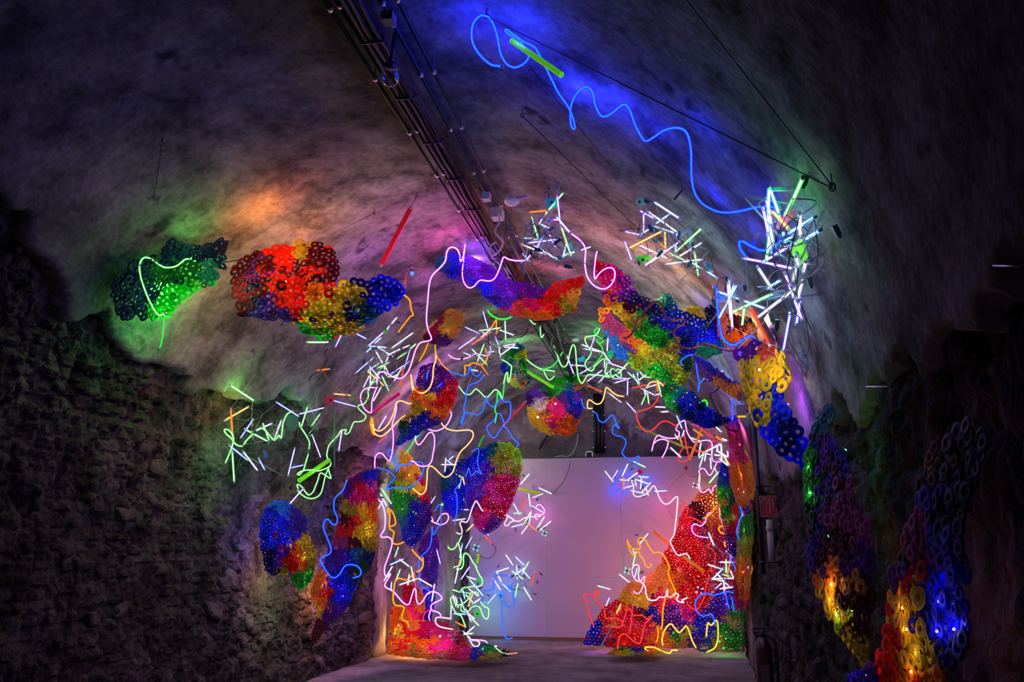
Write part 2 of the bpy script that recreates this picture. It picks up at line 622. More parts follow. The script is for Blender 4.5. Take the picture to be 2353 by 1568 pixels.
# white partition made of boards
part = struct(thing('wall_partition', 'white panelled partition closing the far end of the vault', 'wall', (XC, Y_PART, 0)))
del part['category']
xl_p = at(1078, 1300, Y_PART)[0]
x_seam = at(1257, 1300, Y_PART)[0]
z_top = at(1440, 1051, Y_PART)[2]
z_mid = at(1257, 1327, Y_PART)[2]
xs_p = [xl_p, x_seam, x_seam + 1.25, x_seam + 2.5, XR + 0.5]
for i in range(4):
    for (z0, z1) in ((0.05, z_mid), (z_mid, z_top)):
        mb = MB()
        mb.box(((xs_p[i] + xs_p[i + 1]) / 2, Y_PART + 0.03, (z0 + z1) / 2), (xs_p[i + 1] - xs_p[i] - 0.0015, 0.06, z1 - z0 - 0.0015))
        mb.build('panel', M_WHITE, part, smooth=False, origin=(XC, Y_PART, 0))
mb = MB()
mb.box(((xl_p + XR) / 2, Y_PART + 0.04, 0.025), (XR - xl_p + 0.6, 0.05, 0.05))
mb.build('base_rail', plain('rail_wood', (0.16, 0.08, 0.05), 0.7), part, smooth=False, origin=(XC, Y_PART, 0))
mb = MB()
mb.box(((xl_p + XR) / 2, Y_PART + 0.06, z_top + 0.01), (XR - xl_p + 0.6, 0.10, 0.02))
mb.build('top_rail', M_BLACK, part, smooth=False, origin=(XC, Y_PART, 0))
# ------------------------------------------------------------------ builders for the installation
# light colours: core radiance, sleeve colour, sleeve strength
TUBE = {'w': ((2.6, 2.5, 2.5), (0.55, 0.6, 1.0), 0.9, (1, .93, .92)), 'v': ((2.3, 2.1, 2.8), (0.20, 0.03, 1.0), 1.5, (.75, .6, 1)),
        'g': ((1.7, 2.6, 1.5), (0.02, 1.0, 0.06), 1.2, (.35, 1, .35)), 'c': ((1.7, 2.4, 2.8), (0.0, 0.30, 1.0), 1.5, (.45, .75, 1)),
        'b': ((1.3, 1.7, 3.0), (0.06, 0.04, 1.0), 1.7, (.25, .3, 1)), 'y': ((2.6, 1.6, 0.5), (1.0, 0.48, 0.03), 1.1, (1, .6, .15)),
        'o': ((2.4, 0.42, 0.02), (1.0, 0.20, 0.01), 1.1, (1, .3, .03)), 'r': ((2.4, 0.12, 0.03), (1.0, 0.04, 0.02), 1.1, (1, .1, .04))}
ROPE = {'b': ((0.0, 0.55, 2.8), (0.03, 0.0, 1.0), 1.4, (.012, .022, 1)), 'p': ((3.6, 1.7, 3.4), (0.72, 0.0, 1.0), 1.15, (1, .10, .9)),
        'm': ((2.0, 0.06, 0.5), (1.0, 0.0, 0.35), 0.9, (1, .03, .3)), 'a': ((2.4, 0.66, 0.02), (1.0, 0.26, 0.0), 1.0, (1, .33, .02)),
        'h': ((3.0, 1.8, 0.75), (1.0, 0.38, 0.02), 1.0, (1, .42, .1)), 'g': ((0.10, 1.7, 0.16), (0.0, 1.0, 0.05), 0.75, (.05, 1, .1)),
        'e': ((1.4, 2.2, 1.2), (0.02, 1.0, 0.06), 0.85, (.4, 1, .35)), 'w': ((2.4, 2.0, 1.9), (1.0, 0.35, 0.7), 0.6, (1, .6, .75)),
        'r': ((2.2, 0.10, 0.09), (1.0, 0.02, 0.03), 0.8, (1, .05, .04)), 'y': ((2.3, 1.5, 0.3), (1.0, 0.5, 0.02), 0.75, (1, .6, .1)),
        'k': ((0.10, 0.03, 0.04), (0.5, 0.05, 0.1), 0.02, (0, 0, 0))}
ROPE_W, TUBE_W = 1.3, 0.11      # watts per metre of rope, watts per tube
ROPE_GAIN = dict(b=2.6, p=1.3, m=1.2, a=0.9, h=0.9, g=1.2, e=0.5, w=0.8, r=0.9, y=0.7)
def tube_mats(k):
    c, s, st, _ = TUBE[k]
    return [glow('tube_core_' + k, c, 1.0, False), sheath('tube_rim_glow_' + k, s, st, 0.30)]
def rope_mats(k):
    c, s, st, _ = ROPE[k]
    return glow('rope_core_' + k, c, 1.0, False), sheath('rope_sleeve_' + k, s, st, 0.40)
M_CAP = plain('tube_end_cap', (0.55, 0.56, 0.58), 0.3)
M_CLEAR = tinted('clear_acrylic', (0.55, 0.62, 0.66), 0.72)
M_BOXTEAL = plain('inverter_plastic', (0.01, 0.05, 0.06), 0.5)
M_WIREG = plain('grey_wire', (0.20, 0.20, 0.21), 0.5)

def heap_depth(x, y):
    "slope of the great ring heap"
    return np.minimum(14.75, 13.15 + np.clip(1490 - y, 0, 400) / 330 * 1.5 + 0.15 * np.sin(x / 28.0) * np.clip((1490 - y) / 90, 0, 1))
def mound_depth(x, y):
    "slope of the slumped sheet at the stone corner"
    return 11.98 + np.clip(1516 - y, 0, 400) / 120 * 1.15

def depth_of(spec, px, py, t=0.0, rnd=0.0):
    "spec: a depth, a pair of depths along the thing, or ('wall', offset)"
    if not isinstance(spec, (int, float)) and spec[0] == 'heap':
        return at(px, py, float(heap_depth(px, py)) - spec[1] - abs(rnd) * 0.6)
    if not isinstance(spec, (int, float)) and spec[0] == 'mound':
        return at(px, py, float(mound_depth(px, py)) - spec[1] - abs(rnd) * 0.6)
    if not isinstance(spec, (int, float)) and spec[0] == 'wall':
        return hit(px, py, spec[1] + abs(rnd) * 0.5)
    Yv = spec + rnd if isinstance(spec, (int, float)) else spec[0] + (spec[1] - spec[0]) * t + rnd
    return at(px, py, min(Yv, float(hit_depth(px, py, 0.10 + abs(rnd) * 0.4, 15.3)[0])))

def rope(label, reg, s, k, dep, r=0.0058, group=None, wob=0.05, parent=None, name='neon_rope', sleeve=True, gain=1.0, gain_end=None):
    "bent neon hose: bright core, tinted sleeve, two end plugs"
    if isinstance(reg, str):
        P2 = np.array(pts(reg, s))
    else:
        P2 = np.array(sum([pts(a, b) for a, b in zip(reg, s)], []))
    r = r * 0.70
    P2 = smooth_path(P2, 5)
    n = len(P2)
    ph = random.uniform(0, 6)
    P = np.array([depth_of(dep, x, y, i / max(1, n - 1), wob * math.sin(ph + i * 0.21) + 0.4 * wob * math.sin(2 * ph + i * 0.53)) for i, (x, y) in enumerate(P2)])
    P[:, 2] = np.maximum(P[:, 2], 0.03)
    c = P.mean(0)
    if parent is None:
        root = thing(name, label, 'neon rope', c, group)
    else:
        root = parent
    core, slv = rope_mats(k)
    o0 = np.array(root.location)
    mb = MB()
    mb.tube(P, r, 5)
    co = mb.build('glowing_core' if parent is None else 'neon_hose', core, root, origin=o0)
    if sleeve:
        mb = MB()
        mb.tube(P, r * 2.0, 8, caps=False)
        mb.build('sleeve', slv, root if parent is None else co, origin=o0)
    seg = np.linalg.norm(np.diff(P, axis=0), axis=1)
    cum = np.concatenate([[0], np.cumsum(seg)])
    nl = max(1, int(round(cum[-1] / 0.7)))
    for q in range(nl):
        i = int(np.searchsorted(cum, cum[-1] * (q + 0.5) / nl))
        gq = gain if gain_end is None or q < nl * 0.55 else gain_end
        lamp(root, P[min(i, n - 1)], ROPE[k][3], gq * ROPE_W * ROPE_GAIN.get(k, 1) * cum[-1] / nl, 0.035)
    if parent is None:
        for a, b in ((0, 1), (-1, -2)):
            d = P[a] - P[b]
            d /= np.linalg.norm(d) + 1e-9
            mb = MB()
            mb.tube([P[a], P[a] + d * 0.018], r * 1.7, 6)
            mb.build('end_plug', M_CAP, root, origin=o0)
    return root

def add_tube(root, p0, p1, k, r):
    o0 = np.array(root.location)
    mats = tube_mats(k)
    r = r * 0.78
    d = (p1 - p0)
    L = np.linalg.norm(d)
    d = d / L
    mb = MB()
    mb.tube([p0, p1], r * 0.82, 6, 0)
    mb.tube([p0 - d * 0.006, p1 + d * 0.006], r * 1.6, 8, 1, caps=False)  # emitting shell that paints the coloured rim glow around the tube
    t = mb.build('light_tube', mats, root, origin=o0)
    for a, sg in ((p0, -1), (p1, 1)):
        mb = MB()
        mb.tube([a + d * sg * 0.001, a + d * sg * 0.022], r * 1.25, 6)
        mb.build('end_cap', M_CAP, t, origin=o0)
    return t

def plate(root, reg, s, Y, rgb, hub=None, glowv=0.0, thick=0.01, name='acrylic_plate', clear=0.45):
    "cut acrylic plate, optionally with the dark hub of a fan"
    o0 = np.array(root.location)
    P = [depth_of(Y, x, y) for x, y in pts(reg, s)]
    c = np.mean(P, 0)
    d = c - CAM
    d = d / np.linalg.norm(d) * thick
    n = len(P)
    mb = MB()
    mb.add(P + [p + d for p in P], [tuple(range(n)), tuple(range(2 * n - 1, n - 1, -1))] + [(i, i + n, (i + 1) % n + n, (i + 1) % n) for i in range(n)])
    key = 'acrylic_%.2f_%.2f_%.2f_%.1f_%.1f' % (*rgb, glowv, clear)
    pl = mb.build(name, tinted(key, rgb, clear, glowv), root, smooth=False, origin=o0)
    if hub:
        x, y = zz(reg, hub[0], hub[1])
        q = depth_of(Y, x, y) - d * 1.5
        rr = hub[2] / REG[reg][2] / F_PX * np.linalg.norm(q - CAM)
        mb = MB()
        mb.tube([q, q + d * 3], rr, 10)
        mb.build('hub', M_BLACK, pl, origin=o0)
    return pl

def coil(root, reg, x0, y0, x1, y1, Y, rpx, turns, k=None):
    o0 = np.array(root.location)
    a, b = depth_of(Y, *zz(reg, x0, y0)), depth_of(Y, *zz(reg, x1, y1))
    rr = rpx / REG[reg][2] / F_PX * np.linalg.norm(a - CAM)
    d = b - a
    u = np.cross(d, [0.2, 1, 0.3]); u /= np.linalg.norm(u)
    w = np.cross(d, u); w /= np.linalg.norm(w)
    t = np.linspace(0, 1, turns * 8)
    th = t * turns * 2 * math.pi
    P = a + t[:, None] * d + rr * (np.cos(th)[:, None] * u + np.sin(th)[:, None] * w)
    mb = MB()
    mb.tube(P, 0.0016, 4)
    mb.build('coil_spring', plain('coil_plastic', (0.25, 0.4, 0.45), 0.3), root, origin=o0)

def cluster(label, tubes, dep, r=0.0066, spread=0.14, group=None, cat='light cluster', wires=14, boxes=6, rods=4, name='light_cluster', wirecol=None, lit=2, power=1.0, bx=0.62, tint=(1, 1, 1)):
    "chandelier-like bundle of short light tubes with their wiring; tubes: list of (region, 'x y x y c; ...')"
    rs = random.Random(hash(label) % 1000 if False else sum(map(ord, label)))
    L = []
    for reg, s in tubes:
        for tok in s.split(';'):
            q = tok.split()
            if len(q) < 5: continue
            x0, y0 = zz(reg, float(q[0]), float(q[1]))
            x1, y1 = zz(reg, float(q[2]), float(q[3]))
            L.append((depth_of(dep, x0, y0, 0, rs.uniform(-spread, spread)), depth_of(dep, x1, y1, 0, rs.uniform(-spread, spread)), q[4]))
    mids = [(a + b) / 2 for a, b, _ in L]
    c = np.mean(mids, 0)
    root = thing(name, label, cat, c, group)
    for q, (a, b, k) in enumerate(L):
        add_tube(root, a, b, k, r)
        if q % lit == 0: lamp(root, (a + b) / 2, tuple(u * v for u, v in zip(TUBE[k][3], tint)), TUBE_W * lit * power, 0.035)
    ends = [p for a, b, _ in L for p in (a, b)]
    for i in range(wires):
        a, b = rs.choice(ends), rs.choice(ends)
        dist = np.linalg.norm(a - b)
        if dist < 0.02 or dist > 0.9: continue
        m1 = a + (b - a) * 0.33 + np.array([rs.uniform(-.12, .12), rs.uniform(-.08, .03), rs.uniform(-.12, .06)])
        m2 = a + (b - a) * 0.66 + np.array([rs.uniform(-.12, .12), rs.uniform(-.08, .03), rs.uniform(-.12, .06)])
        mb = MB()
        mb.tube(smooth_path([a, m1, m2, b], 5), 0.0022, 4)
        wm = rs.choice([M_WIREG, M_CABLE, M_WIREG] if wirecol is None else wirecol)
        mb.build('wire', wm, root, origin=c)
    for i in range(boxes):
        p = rs.choice(mids) + np.array([rs.uniform(-.12, .12), rs.uniform(-.05, .05), rs.uniform(-.1, .1)])
        R = Matrix.Rotation(rs.uniform(0, 3), 3, 'Y') @ Matrix.Rotation(rs.uniform(-.5, .5), 3, 'Z')
        mb = MB()
        mb.box(p, (0.07 * bx, 0.02, 0.034 * bx), R)
        mb.box(p + np.array(R @ Vector((0.047 * bx, 0, 0))), (0.014, 0.012, 0.02 * bx), R)
        mb.build('inverter_box', M_BOXTEAL, root, smooth=False, origin=c)
    for i in range(rods):
        p = rs.choice(mids)
        d = np.array([rs.uniform(-1, 1), rs.uniform(-.6, .6), rs.uniform(-1, 1)])
        d = d / np.linalg.norm(d) * rs.uniform(.12, .24)
        mb = MB()
        mb.tube([p - d, p + d], 0.005, 6)
        mb.build('clear_rod', M_CLEAR, root, origin=c)
    return root

PAL = dict(nv=(0.010, 0.018, 0.12), bl=(0.008, 0.025, 0.40), ry=(0.015, 0.02, 0.62), sk=(0.03, 0.22, 0.62), te=(0.01, 0.15, 0.20),
           ig=(0.07, 0.03, 0.30), pu=(0.13, 0.015, 0.26), vi=(0.22, 0.05, 0.45), ma=(0.33, 0.06, 0.20), mr=(0.10, 0.008, 0.028),
           cr=(0.45, 0.008, 0.07), mg=(0.58, 0.01, 0.20), rd=(0.58, 0.018, 0.008), or_=(0.80, 0.22, 0.008), ye=(0.78, 0.47, 0.02),
           ol=(0.34, 0.31, 0.02), li=(0.32, 0.50, 0.04), gn=(0.015, 0.30, 0.03), dg=(0.008, 0.09, 0.03), ta=(0.36, 0.20, 0.06),
           wh=(0.55, 0.5, 0.5), sa=(0.55, 0.10, 0.07), or2=(0.78, 0.33, 0.04))
PAL['or'] = PAL.pop('or_')
COLOUR_WORD = dict(nv='navy', bl='blue', ry='royal_blue', sk='sky_blue', te='teal', ig='indigo', pu='purple', vi='violet', ma='mauve', mr='maroon', cr='crimson', mg='magenta', rd='red', or2='amber', ye='yellow', ol='olive', li='lime', gn='green', dg='bottle_green', ta='tan', wh='white', sa='salmon')
COLOUR_WORD['or'] = 'orange'
def ring_template(seg, prof):
    "washer-like ring of outer radius 1, axis z"
    V, Fs = [], []
    np_ = len(prof)
    for i in range(seg):
        a = 2 * math.pi * i / seg
        for (r, z) in prof: V.append((r * math.cos(a), r * math.sin(a), z))
    for i in range(seg):
        for k in range(np_):
            a, b = i * np_ + k, i * np_ + (k + 1) % np_
            c, d = ((i + 1) % seg) * np_ + k, ((i + 1) % seg) * np_ + (k + 1) % np_
            Fs.append((a, b, d, c))
    return np.array(V), Fs
RT_HI = ring_template(16, [(1.0, 0), (.88, .11), (.50, .11), (.36, 0), (.50, -.11), (.88, -.11)])
RT_LO = ring_template(9, [(1.0, .09), (.38, .12), (.38, -.12), (1.0, -.09)])
RT_BIG = ring_template(18, [(1.0, 0), (.90, .085), (.42, .085), (.29, 0), (.42, -.085), (.90, -.085)])
_ring_cache = {}
def ring_mesh(k, hi):
    if (k, hi) not in _ring_cache:
        V, Fs = (RT_LO, RT_HI, RT_BIG)[hi]
        me = bpy.data.meshes.new('ring_' + COLOUR_WORD[k])
        me.from_pydata(V.tolist(), [], Fs)
        me.polygons.foreach_set('use_smooth', [True] * len(me.polygons))
        me.materials.append(rubber('rubber_' + COLOUR_WORD[k], PAL[k]))
        _ring_cache[(k, hi)] = me
    return _ring_cache[(k, hi)]

def inside(poly, x, y):
    poly = np.asarray(poly)
    r = np.zeros(len(x), bool)
    j = len(poly) - 1
    for i in range(len(poly)):
        xi, yi = poly[i]
        xj, yj = poly[j]
        cond = ((yi > y) != (yj > y)) & (x < (xj - xi) * (y - yi) / (yj - yi + 1e-12) + xi)
        r ^= cond
        j = i
    return r

SHEET_W = 1.1
def ring_sheet(label, reg, outline, seeds, ring_px, Y, tx=0.0, ty=0.0, bulge=0.15, under=None, lights=(), leds=(), cap=300, group=None, pack=0.45, floor_fit=None, ties=None, jit=0.13, wave=0.07, most=1600, wash=(), wall=None, ymax=99):
    "sheet knitted from rubber rings; hangs at depth Y and leans by tx, ty per 100 picture pixels"
    rs = np.random.RandomState(sum(map(ord, label)) % 9999)
    poly = np.array(pts(reg, outline))
    lo, hi_ = poly.min(0), poly.max(0)
    ctr = (lo + hi_) / 2
    half = (hi_ - lo) / 2
    nn = Noise2(rs.randint(9999))
    def depth(x, y):
        u, v = (x - ctr[0]) / half[0], (y - ctr[1]) / half[1]
        d = Y + tx * (x - ctr[0]) / 100 + ty * (y - ctr[1]) / 100 - bulge * np.clip(1 - 0.6 * u * u - 0.6 * v * v, 0, 1)
        d = d + wave * nn.fbm(x / (ring_px * 3.2), y / (ring_px * 3.2), 2)
        if under: d = d + under[1] * np.maximum(0, y - under[0]) / 100
        if floor_fit is not None:
            d = d * 0 + floor_fit(x, y)
        return d
    def pos(x, y):
        dirs = _fw[None] + _rt[None] * ((x - IMG_W / 2) / F_PX)[:, None] - _up[None] * ((y - IMG_H / 2) / F_PX)[:, None]
        yy = depth(x, y)
        if wall is not None:
            t = (wall - CAM[0]) / dirs[:, 0]
            yy = np.where(t > 0, np.minimum(yy, t), yy) if wall < 0 else np.where((t > 0), np.minimum(yy, t), yy)
        yy = np.minimum(yy, ymax)
        yy = np.minimum(yy, hit_depth(x, y, 0.10, 14.9))
        return CAM[None] + dirs * (yy / dirs[:, 1])[:, None]
    Yc = float(depth(np.array([ctr[0]]), np.array([ctr[1]]))[0])
    Rr = ring_px / 2 * Yc / F_PX
    dmin = 2 * Rr * pack
    ncand = int((hi_[0] - lo[0]) * (hi_[1] - lo[1]) / (ring_px * pack) ** 2 * 9) + 200
    ncand = min(ncand, 9 * most)
    x = rs.uniform(lo[0], hi_[0], ncand)
    y = rs.uniform(lo[1], hi_[1], ncand)
    k = inside(poly, x, y)
    # a row of rings follows the outline so the edge is scalloped but clean
    ex, ey = [], []
    step = ring_px * 0.62
    for i in range(len(poly)):
        a, b = poly[i], poly[(i + 1) % len(poly)]
        m = max(1, int(np.linalg.norm(b - a) / step))
        for j in range(m):
            p = a + (b - a) * j / m
            p = p + (ctr - p) / (np.linalg.norm(ctr - p) + 1e-6) * ring_px * 0.35
            ex.append(p[0]); ey.append(p[1])
    x = np.concatenate([ex, x[k]])
    y = np.concatenate([ey, y[k]])
    P = pos(x, y)
    e = 1.5
    n = np.cross(pos(x + e, y) - pos(x - e, y), pos(x, y + e) - pos(x, y - e))
    n /= np.linalg.norm(n, axis=1)[:, None] + 1e-12
    acc = np.empty((len(x), 3))
    idx = []
    for i in range(len(x)):
        if idx:
            q = acc[:len(idx)] - P[i]
            if np.min(np.einsum('ij,ij->i', q, q)) < dmin * dmin: continue
        acc[len(idx)] = P[i]
        idx.append(i)
        if len(idx) >= most: break
    x, y, P, n = x[idx], y[idx], P[idx], n[idx]
    if ring_px >= 14: P = P + n * (rs.uniform(-1, 1, len(P)) * 0.30 * Rr)[:, None]
    sd = []
    for tok in seeds.split(';'):
        q = tok.split()
        if len(q) < 3: continue
        a, b = zz(reg, float(q[0]), float(q[1]))
        sd.append((a, b, q[2]))
    SX, SY = np.array([s[0] for s in sd]), np.array([s[1] for s in sd])
    D = np.sqrt((x[:, None] - SX) ** 2 + (y[:, None] - SY) ** 2)
    D = D * (1 + 0.22 * rs.randn(*D.shape)) + ring_px * 0.25 * rs.randn(*D.shape)
    cols = [sd[j][2] for j in D.argmin(1)]
    base = P.mean(0)
    root = thing('ring_sheet', label, 'ring sheet', base, group)
    order = np.argsort(P[:, 1])
    hi = 2 if ring_px >= 28 else int(ring_px >= 15)
    rest = []
    sc = Rr * (1 + 0.14 * rs.randn(len(x)))
    mats3 = []
    for i in range(len(x)):
        nv = n[i] + jit * rs.randn(3)
        nv /= np.linalg.norm(nv)
        R = Vector(nv).to_track_quat('Z', 'Y').to_matrix() @ Matrix.Rotation(rs.uniform(0, 6.28), 3, 'Z')
        mats3.append(R)
    for c, i in enumerate(order):
        if c < cap:
            o = bpy.data.objects.new('ring', ring_mesh(cols[i], hi))
            COL.objects.link(o)
            o.parent = root
            o.location = Vector(P[i] - base)
            o.rotation_euler = mats3[i].to_euler()
            o.scale = (sc[i],) * 3
        else:
            rest.append(i)
    if rest:
        used = sorted(set(cols[i] for i in rest))
        mb = MB()
        V0, F0 = RT_LO
        for i in rest:
            mb.add((V0 * sc[i]) @ np.array(mats3[i]).T + P[i] - base, F0, used.index(cols[i]))
        o = mb.build('ring_knit', [rubber('rubber_' + COLOUR_WORD[c], PAL[c]) for c in used], root)
        o['kind'] = 'stuff'
    for (lx, ly, rgb, pw, back) in lights:
        a, b = zz(reg, lx, ly)
        q = pos(np.array([a]), np.array([b]))[0]
        d = q - CAM
        d /= np.linalg.norm(d)
        lamp(root, q + d * back, rgb if back >= 0.28 else tuple(0.80 * c + 0.20 * (0.5 + 0.5 * c) for c in rgb), pw * SHEET_W, 0.03)
        mb = MB()
        w = q + d * (back * 0.8)
        mb.ball(w, 0.0012 + 0.0012 * Yc, 8, 5)
        col = tuple(c * 9 + 0.05 for c in rgb)
        mb.build('led_bulb', glow('led_%.2f_%.2f_%.2f' % rgb, col, 1.0, False), root, origin=base)  # lamps added in front of a sheet get a bulb too
    for (a, b, rgb, pw, o_) in wash:
        lamp(root, off_wall(a, b, o_), rgb, pw * 2.8, 0.04)
    for (lx, ly, rgb) in leds:
        a, b = zz(reg, lx, ly)
        q = pos(np.array([a]), np.array([b]))[0]
        d = q - CAM
        d /= np.linalg.norm(d)
        mb = MB()
        mb.ball(q + d * 0.03, 0.004 + 0.0009 * Yc, 8, 5)
        col = tuple(c * 6 + 0.1 for c in rgb)
        mb.build('led_bulb', glow('spark_%.2f_%.2f_%.2f' % rgb, col, 1.0, False), root, origin=base)
    if ties:
        for (lx, ly, rad, cnt, colr) in ties:
            a, b = zz(reg, lx, ly)
            mb = MB()
            for t in range(cnt):
                xx, yy = a + rs.randn() * rad, b + rs.randn() * rad
                q = pos(np.array([xx]), np.array([yy]))[0]
                d = rs.randn(3) * 0.6 + np.array([0, -1.2, -0.3])
                d = d / np.linalg.norm(d) * rs.uniform(.05, .13)
                mb.tube([q, q + d], 0.004, 4, r2=0.0015)
            o = mb.build('cable_tie_tuft', plain('tie_%.1f_%.1f_%.1f' % colr, colr, 0.5), root, origin=base)
            o['kind'] = 'stuff'
    return root

def hollow_tube(label, reg, x0, y0, x1, y1, dep, wpx, rgb, glowv=0.25, cat='acrylic tube', group=None, name='acrylic_tube'):
    a, b = zz(reg, x0, y0), zz(reg, x1, y1)
    Ya, Yb = dep if isinstance(dep, tuple) else (dep, dep)
    A, B = at(*a, Ya), at(*b, Yb)
    r = wpx / 2 * (Ya + Yb) / 2 / F_PX
    root = thing(name, label, cat, (A + B) / 2, group)
    o0 = (A + B) / 2
    key = 'acrylic_tube_%.2f_%.2f_%.2f_%.2f' % (*rgb, glowv)
    mb = MB()
    mb.tube([A, B], r, 14, caps=False)
    mb.tube([B, A], r * 0.86, 14, caps=False)
    mb.build('tube_wall', tinted(key, rgb, 0.35, glowv), root, origin=o0)
    for q, s in ((A, A - B), (B, B - A)):
        s = s / np.linalg.norm(s)
        u = np.cross(s, [0.1, 0.3, 1]); u /= np.linalg.norm(u)
        w = np.cross(s, u)
        t = np.linspace(0, 2 * math.pi, 17)
        mb = MB()
        mb.tube(q + r * 0.93 * (np.cos(t)[:, None] * u + np.sin(t)[:, None] * w), r * 0.11, 5, caps=False)
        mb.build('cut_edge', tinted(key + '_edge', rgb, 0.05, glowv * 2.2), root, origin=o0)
    return root

def cable(label, reg, s, dep, r, mat, cat='cable', name='power_cable', wob=0.03, group=None):
    P2 = smooth_path(np.array(pts(reg, s)), 5)
    n = len(P2)
    P = np.array([depth_of(dep, x, y, i / max(1, n - 1), wob * math.sin(i * 0.4)) for i, (x, y) in enumerate(P2)])
    mb = MB()
    mb.tube(P, r, 5)
    c = P.mean(0)
    o = mb.build(name, mat, None, origin=c)
    o.location = c
    return tag(o, label, cat, group)

def wire_line(label, pa, pb, r=0.0026, mat=None, name='steel_wire', group=None, eyes=(True, True)):
    "taut steel wire with an eye at each anchor"
    pa, pb = np.array(pa), np.array(pb)
    c = (pa + pb) / 2
    root = thing(name, label, 'wire', c, group)
    mb = MB()
    mb.tube([pa, pb], r, 5)
    mb.build('strand', mat or M_CABLE, root, origin=c)
    for q, on in ((pa, eyes[0]), (pb, eyes[1])):
        if not on: continue
        t = np.linspace(0, 2 * math.pi, 11)
        mb = MB()
        mb.tube(q + 0.012 * np.stack([np.cos(t), 0 * t, np.sin(t)], 1), 0.003, 5, caps=False)
        mb.tube([q + [0.0, 0, 0.012], q + [0, 0, 0.05]], 0.003, 5)
        mb.build('eye_bolt', M_BLACK, root, origin=c)
    return root
# ------------------------------------------------------------------ knitted ring sheets
GREEN, BLUE, ORANGE, YEL, RED, VIO, PINK, TEAL, WARM = (0.05, 1, 0.1), (0.08, 0.06, 1), (1, 0.42, 0.05), (1, 0.66, 0.12), (1, 0.11, 0.04), (0.45, 0.08, 1), (1, 0.06, 0.5), (0.05, 0.7, 0.8), (1, 0.5, 0.3)
G_SH = 'knitted sheets of rubber rings'
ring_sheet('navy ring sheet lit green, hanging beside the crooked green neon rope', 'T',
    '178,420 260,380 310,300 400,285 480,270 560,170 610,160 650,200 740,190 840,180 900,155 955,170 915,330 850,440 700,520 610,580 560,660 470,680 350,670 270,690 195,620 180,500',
    '230 450 nv;250 580 nv;330 620 nv;400 500 nv;330 350 nv;600 200 nv;750 220 nv;900 200 nv;500 470 dg;540 560 gn;620 540 gn;480 640 gn;700 380 dg;820 360 te;650 450 gn;560 400 dg', 23, 5.7,  # green seeds paint the green light into the colour of navy rings
    tx=0.1, bulge=0.2, under=(700, 0.3), lights=[(520, 560, GREEN, 12, 0.12), (600, 560, GREEN, 2.5, -0.2), (760, 350, GREEN, 3, 0.2)], leds=[(700, 360, GREEN), (560, 540, GREEN), (470, 590, GREEN)], wash=[(420, 535, GREEN, 1.5, 0.24), (350, 720, GREEN, 1.2, 0.18)], group=G_SH)  # the green lamp in front of the sheet is added to brighten its rings
ring_sheet('large ring sheet of maroon, red, yellow and blue glowing like embers', 'T',
    '990,390 1010,320 1060,270 1230,215 1340,200 1420,170 1470,160 1540,180 1640,205 1690,270 1695,360 1680,440 1690,500 1760,450 1830,430 1920,450 2010,405 2100,440 2150,500 2110,580 2000,640 1880,720 1780,780 1680,810 1560,815 1470,780 1430,720 1340,690 1200,680 1030,655 1040,620 1010,560 1000,480',
    '1050 330 mr;1100 450 nv;1030 480 mr;1050 590 mr;1130 380 pu;1250 330 mr;1350 230 rd;1300 270 rd;1420 220 ol;1500 250 mr;1620 260 mr;1560 400 mr;1450 340 mr;1660 380 mr;1280 450 rd;1400 500 rd;1560 350 rd;1650 450 rd;1320 560 rd;1200 500 mr;1200 640 ig;1100 640 ig;1330 660 ig;1250 600 pu;1400 610 rd;1550 500 or;1530 600 ye;1600 580 ye;1750 520 ye;1840 540 ol;1500 690 ye;1560 700 ol;1480 760 gn;1600 780 gn;1700 720 ol;1800 700 ol;1780 640 nv;1850 460 nv;1940 520 bl;2020 440 bl;2080 470 bl;2000 600 bl;1900 680 te', 24, 6.2,
    tx=0.05, bulge=0.25, under=(718, 0.55), pack=0.47, lights=[(1540, 520, ORANGE, 12, 0.11), (1330, 450, RED, 3.0, 0.12), (1640, 590, YEL, 8, 0.14), (2010, 500, BLUE, 9, 0.16), (1620, 770, GREEN, 3, 0.12)],
    leds=[(1970, 560, BLUE), (1520, 500, YEL), (1640, 770, GREEN), (1350, 430, WARM), (1200, 530, PINK)], wash=[(600, 470, (1, 0.26, 0.04), 5.0, 0.24), (700, 520, (1, 0.26, 0.06), 2.4, 0.22), (490, 600, (1, 0.26, 0.04), 1.4, 0.28), (850, 570, (0.5, 0.12, 1), 1.6, 0.28)], group=G_SH)
ring_sheet('violet ring sheet sagging to a red and orange belly under the crown cables', 'P',
    '130,310 240,240 360,250 450,300 580,370 640,420 720,450 800,460 900,490 960,460 1060,430 1150,405 1130,480 1110,560 1090,630 1020,650 920,690 820,690 700,665 600,620 540,580 480,530 430,450 330,420 230,390 170,350',
    '170 330 te;260 380 bl;300 270 bl;400 310 vi;350 370 ig;500 370 pu;600 420 pu;720 500 pu;850 500 pu;470 500 bl;550 560 ig;650 560 vi;700 610 sa;800 590 mg;900 560 rd;1000 480 rd;1100 430 rd;950 620 rd;760 650 or;880 670 or;1020 600 ol;1090 530 or2', 13, 8.4,
    bulge=0.2, under=(680, 0.8), lights=[(400, 300, VIO, 12, 0.2), (900, 520, RED, 6, 0.25), (600, 480, VIO, 8, 0.25)], cap=300, wash=[(1035, 535, PINK, 6.0, 0.35), (1110, 560, (0.12, 0.06, 1), 5.0, 0.25), (930, 470, (0.9, 0.12, 0.7), 3.5, 0.5)], group=G_SH)
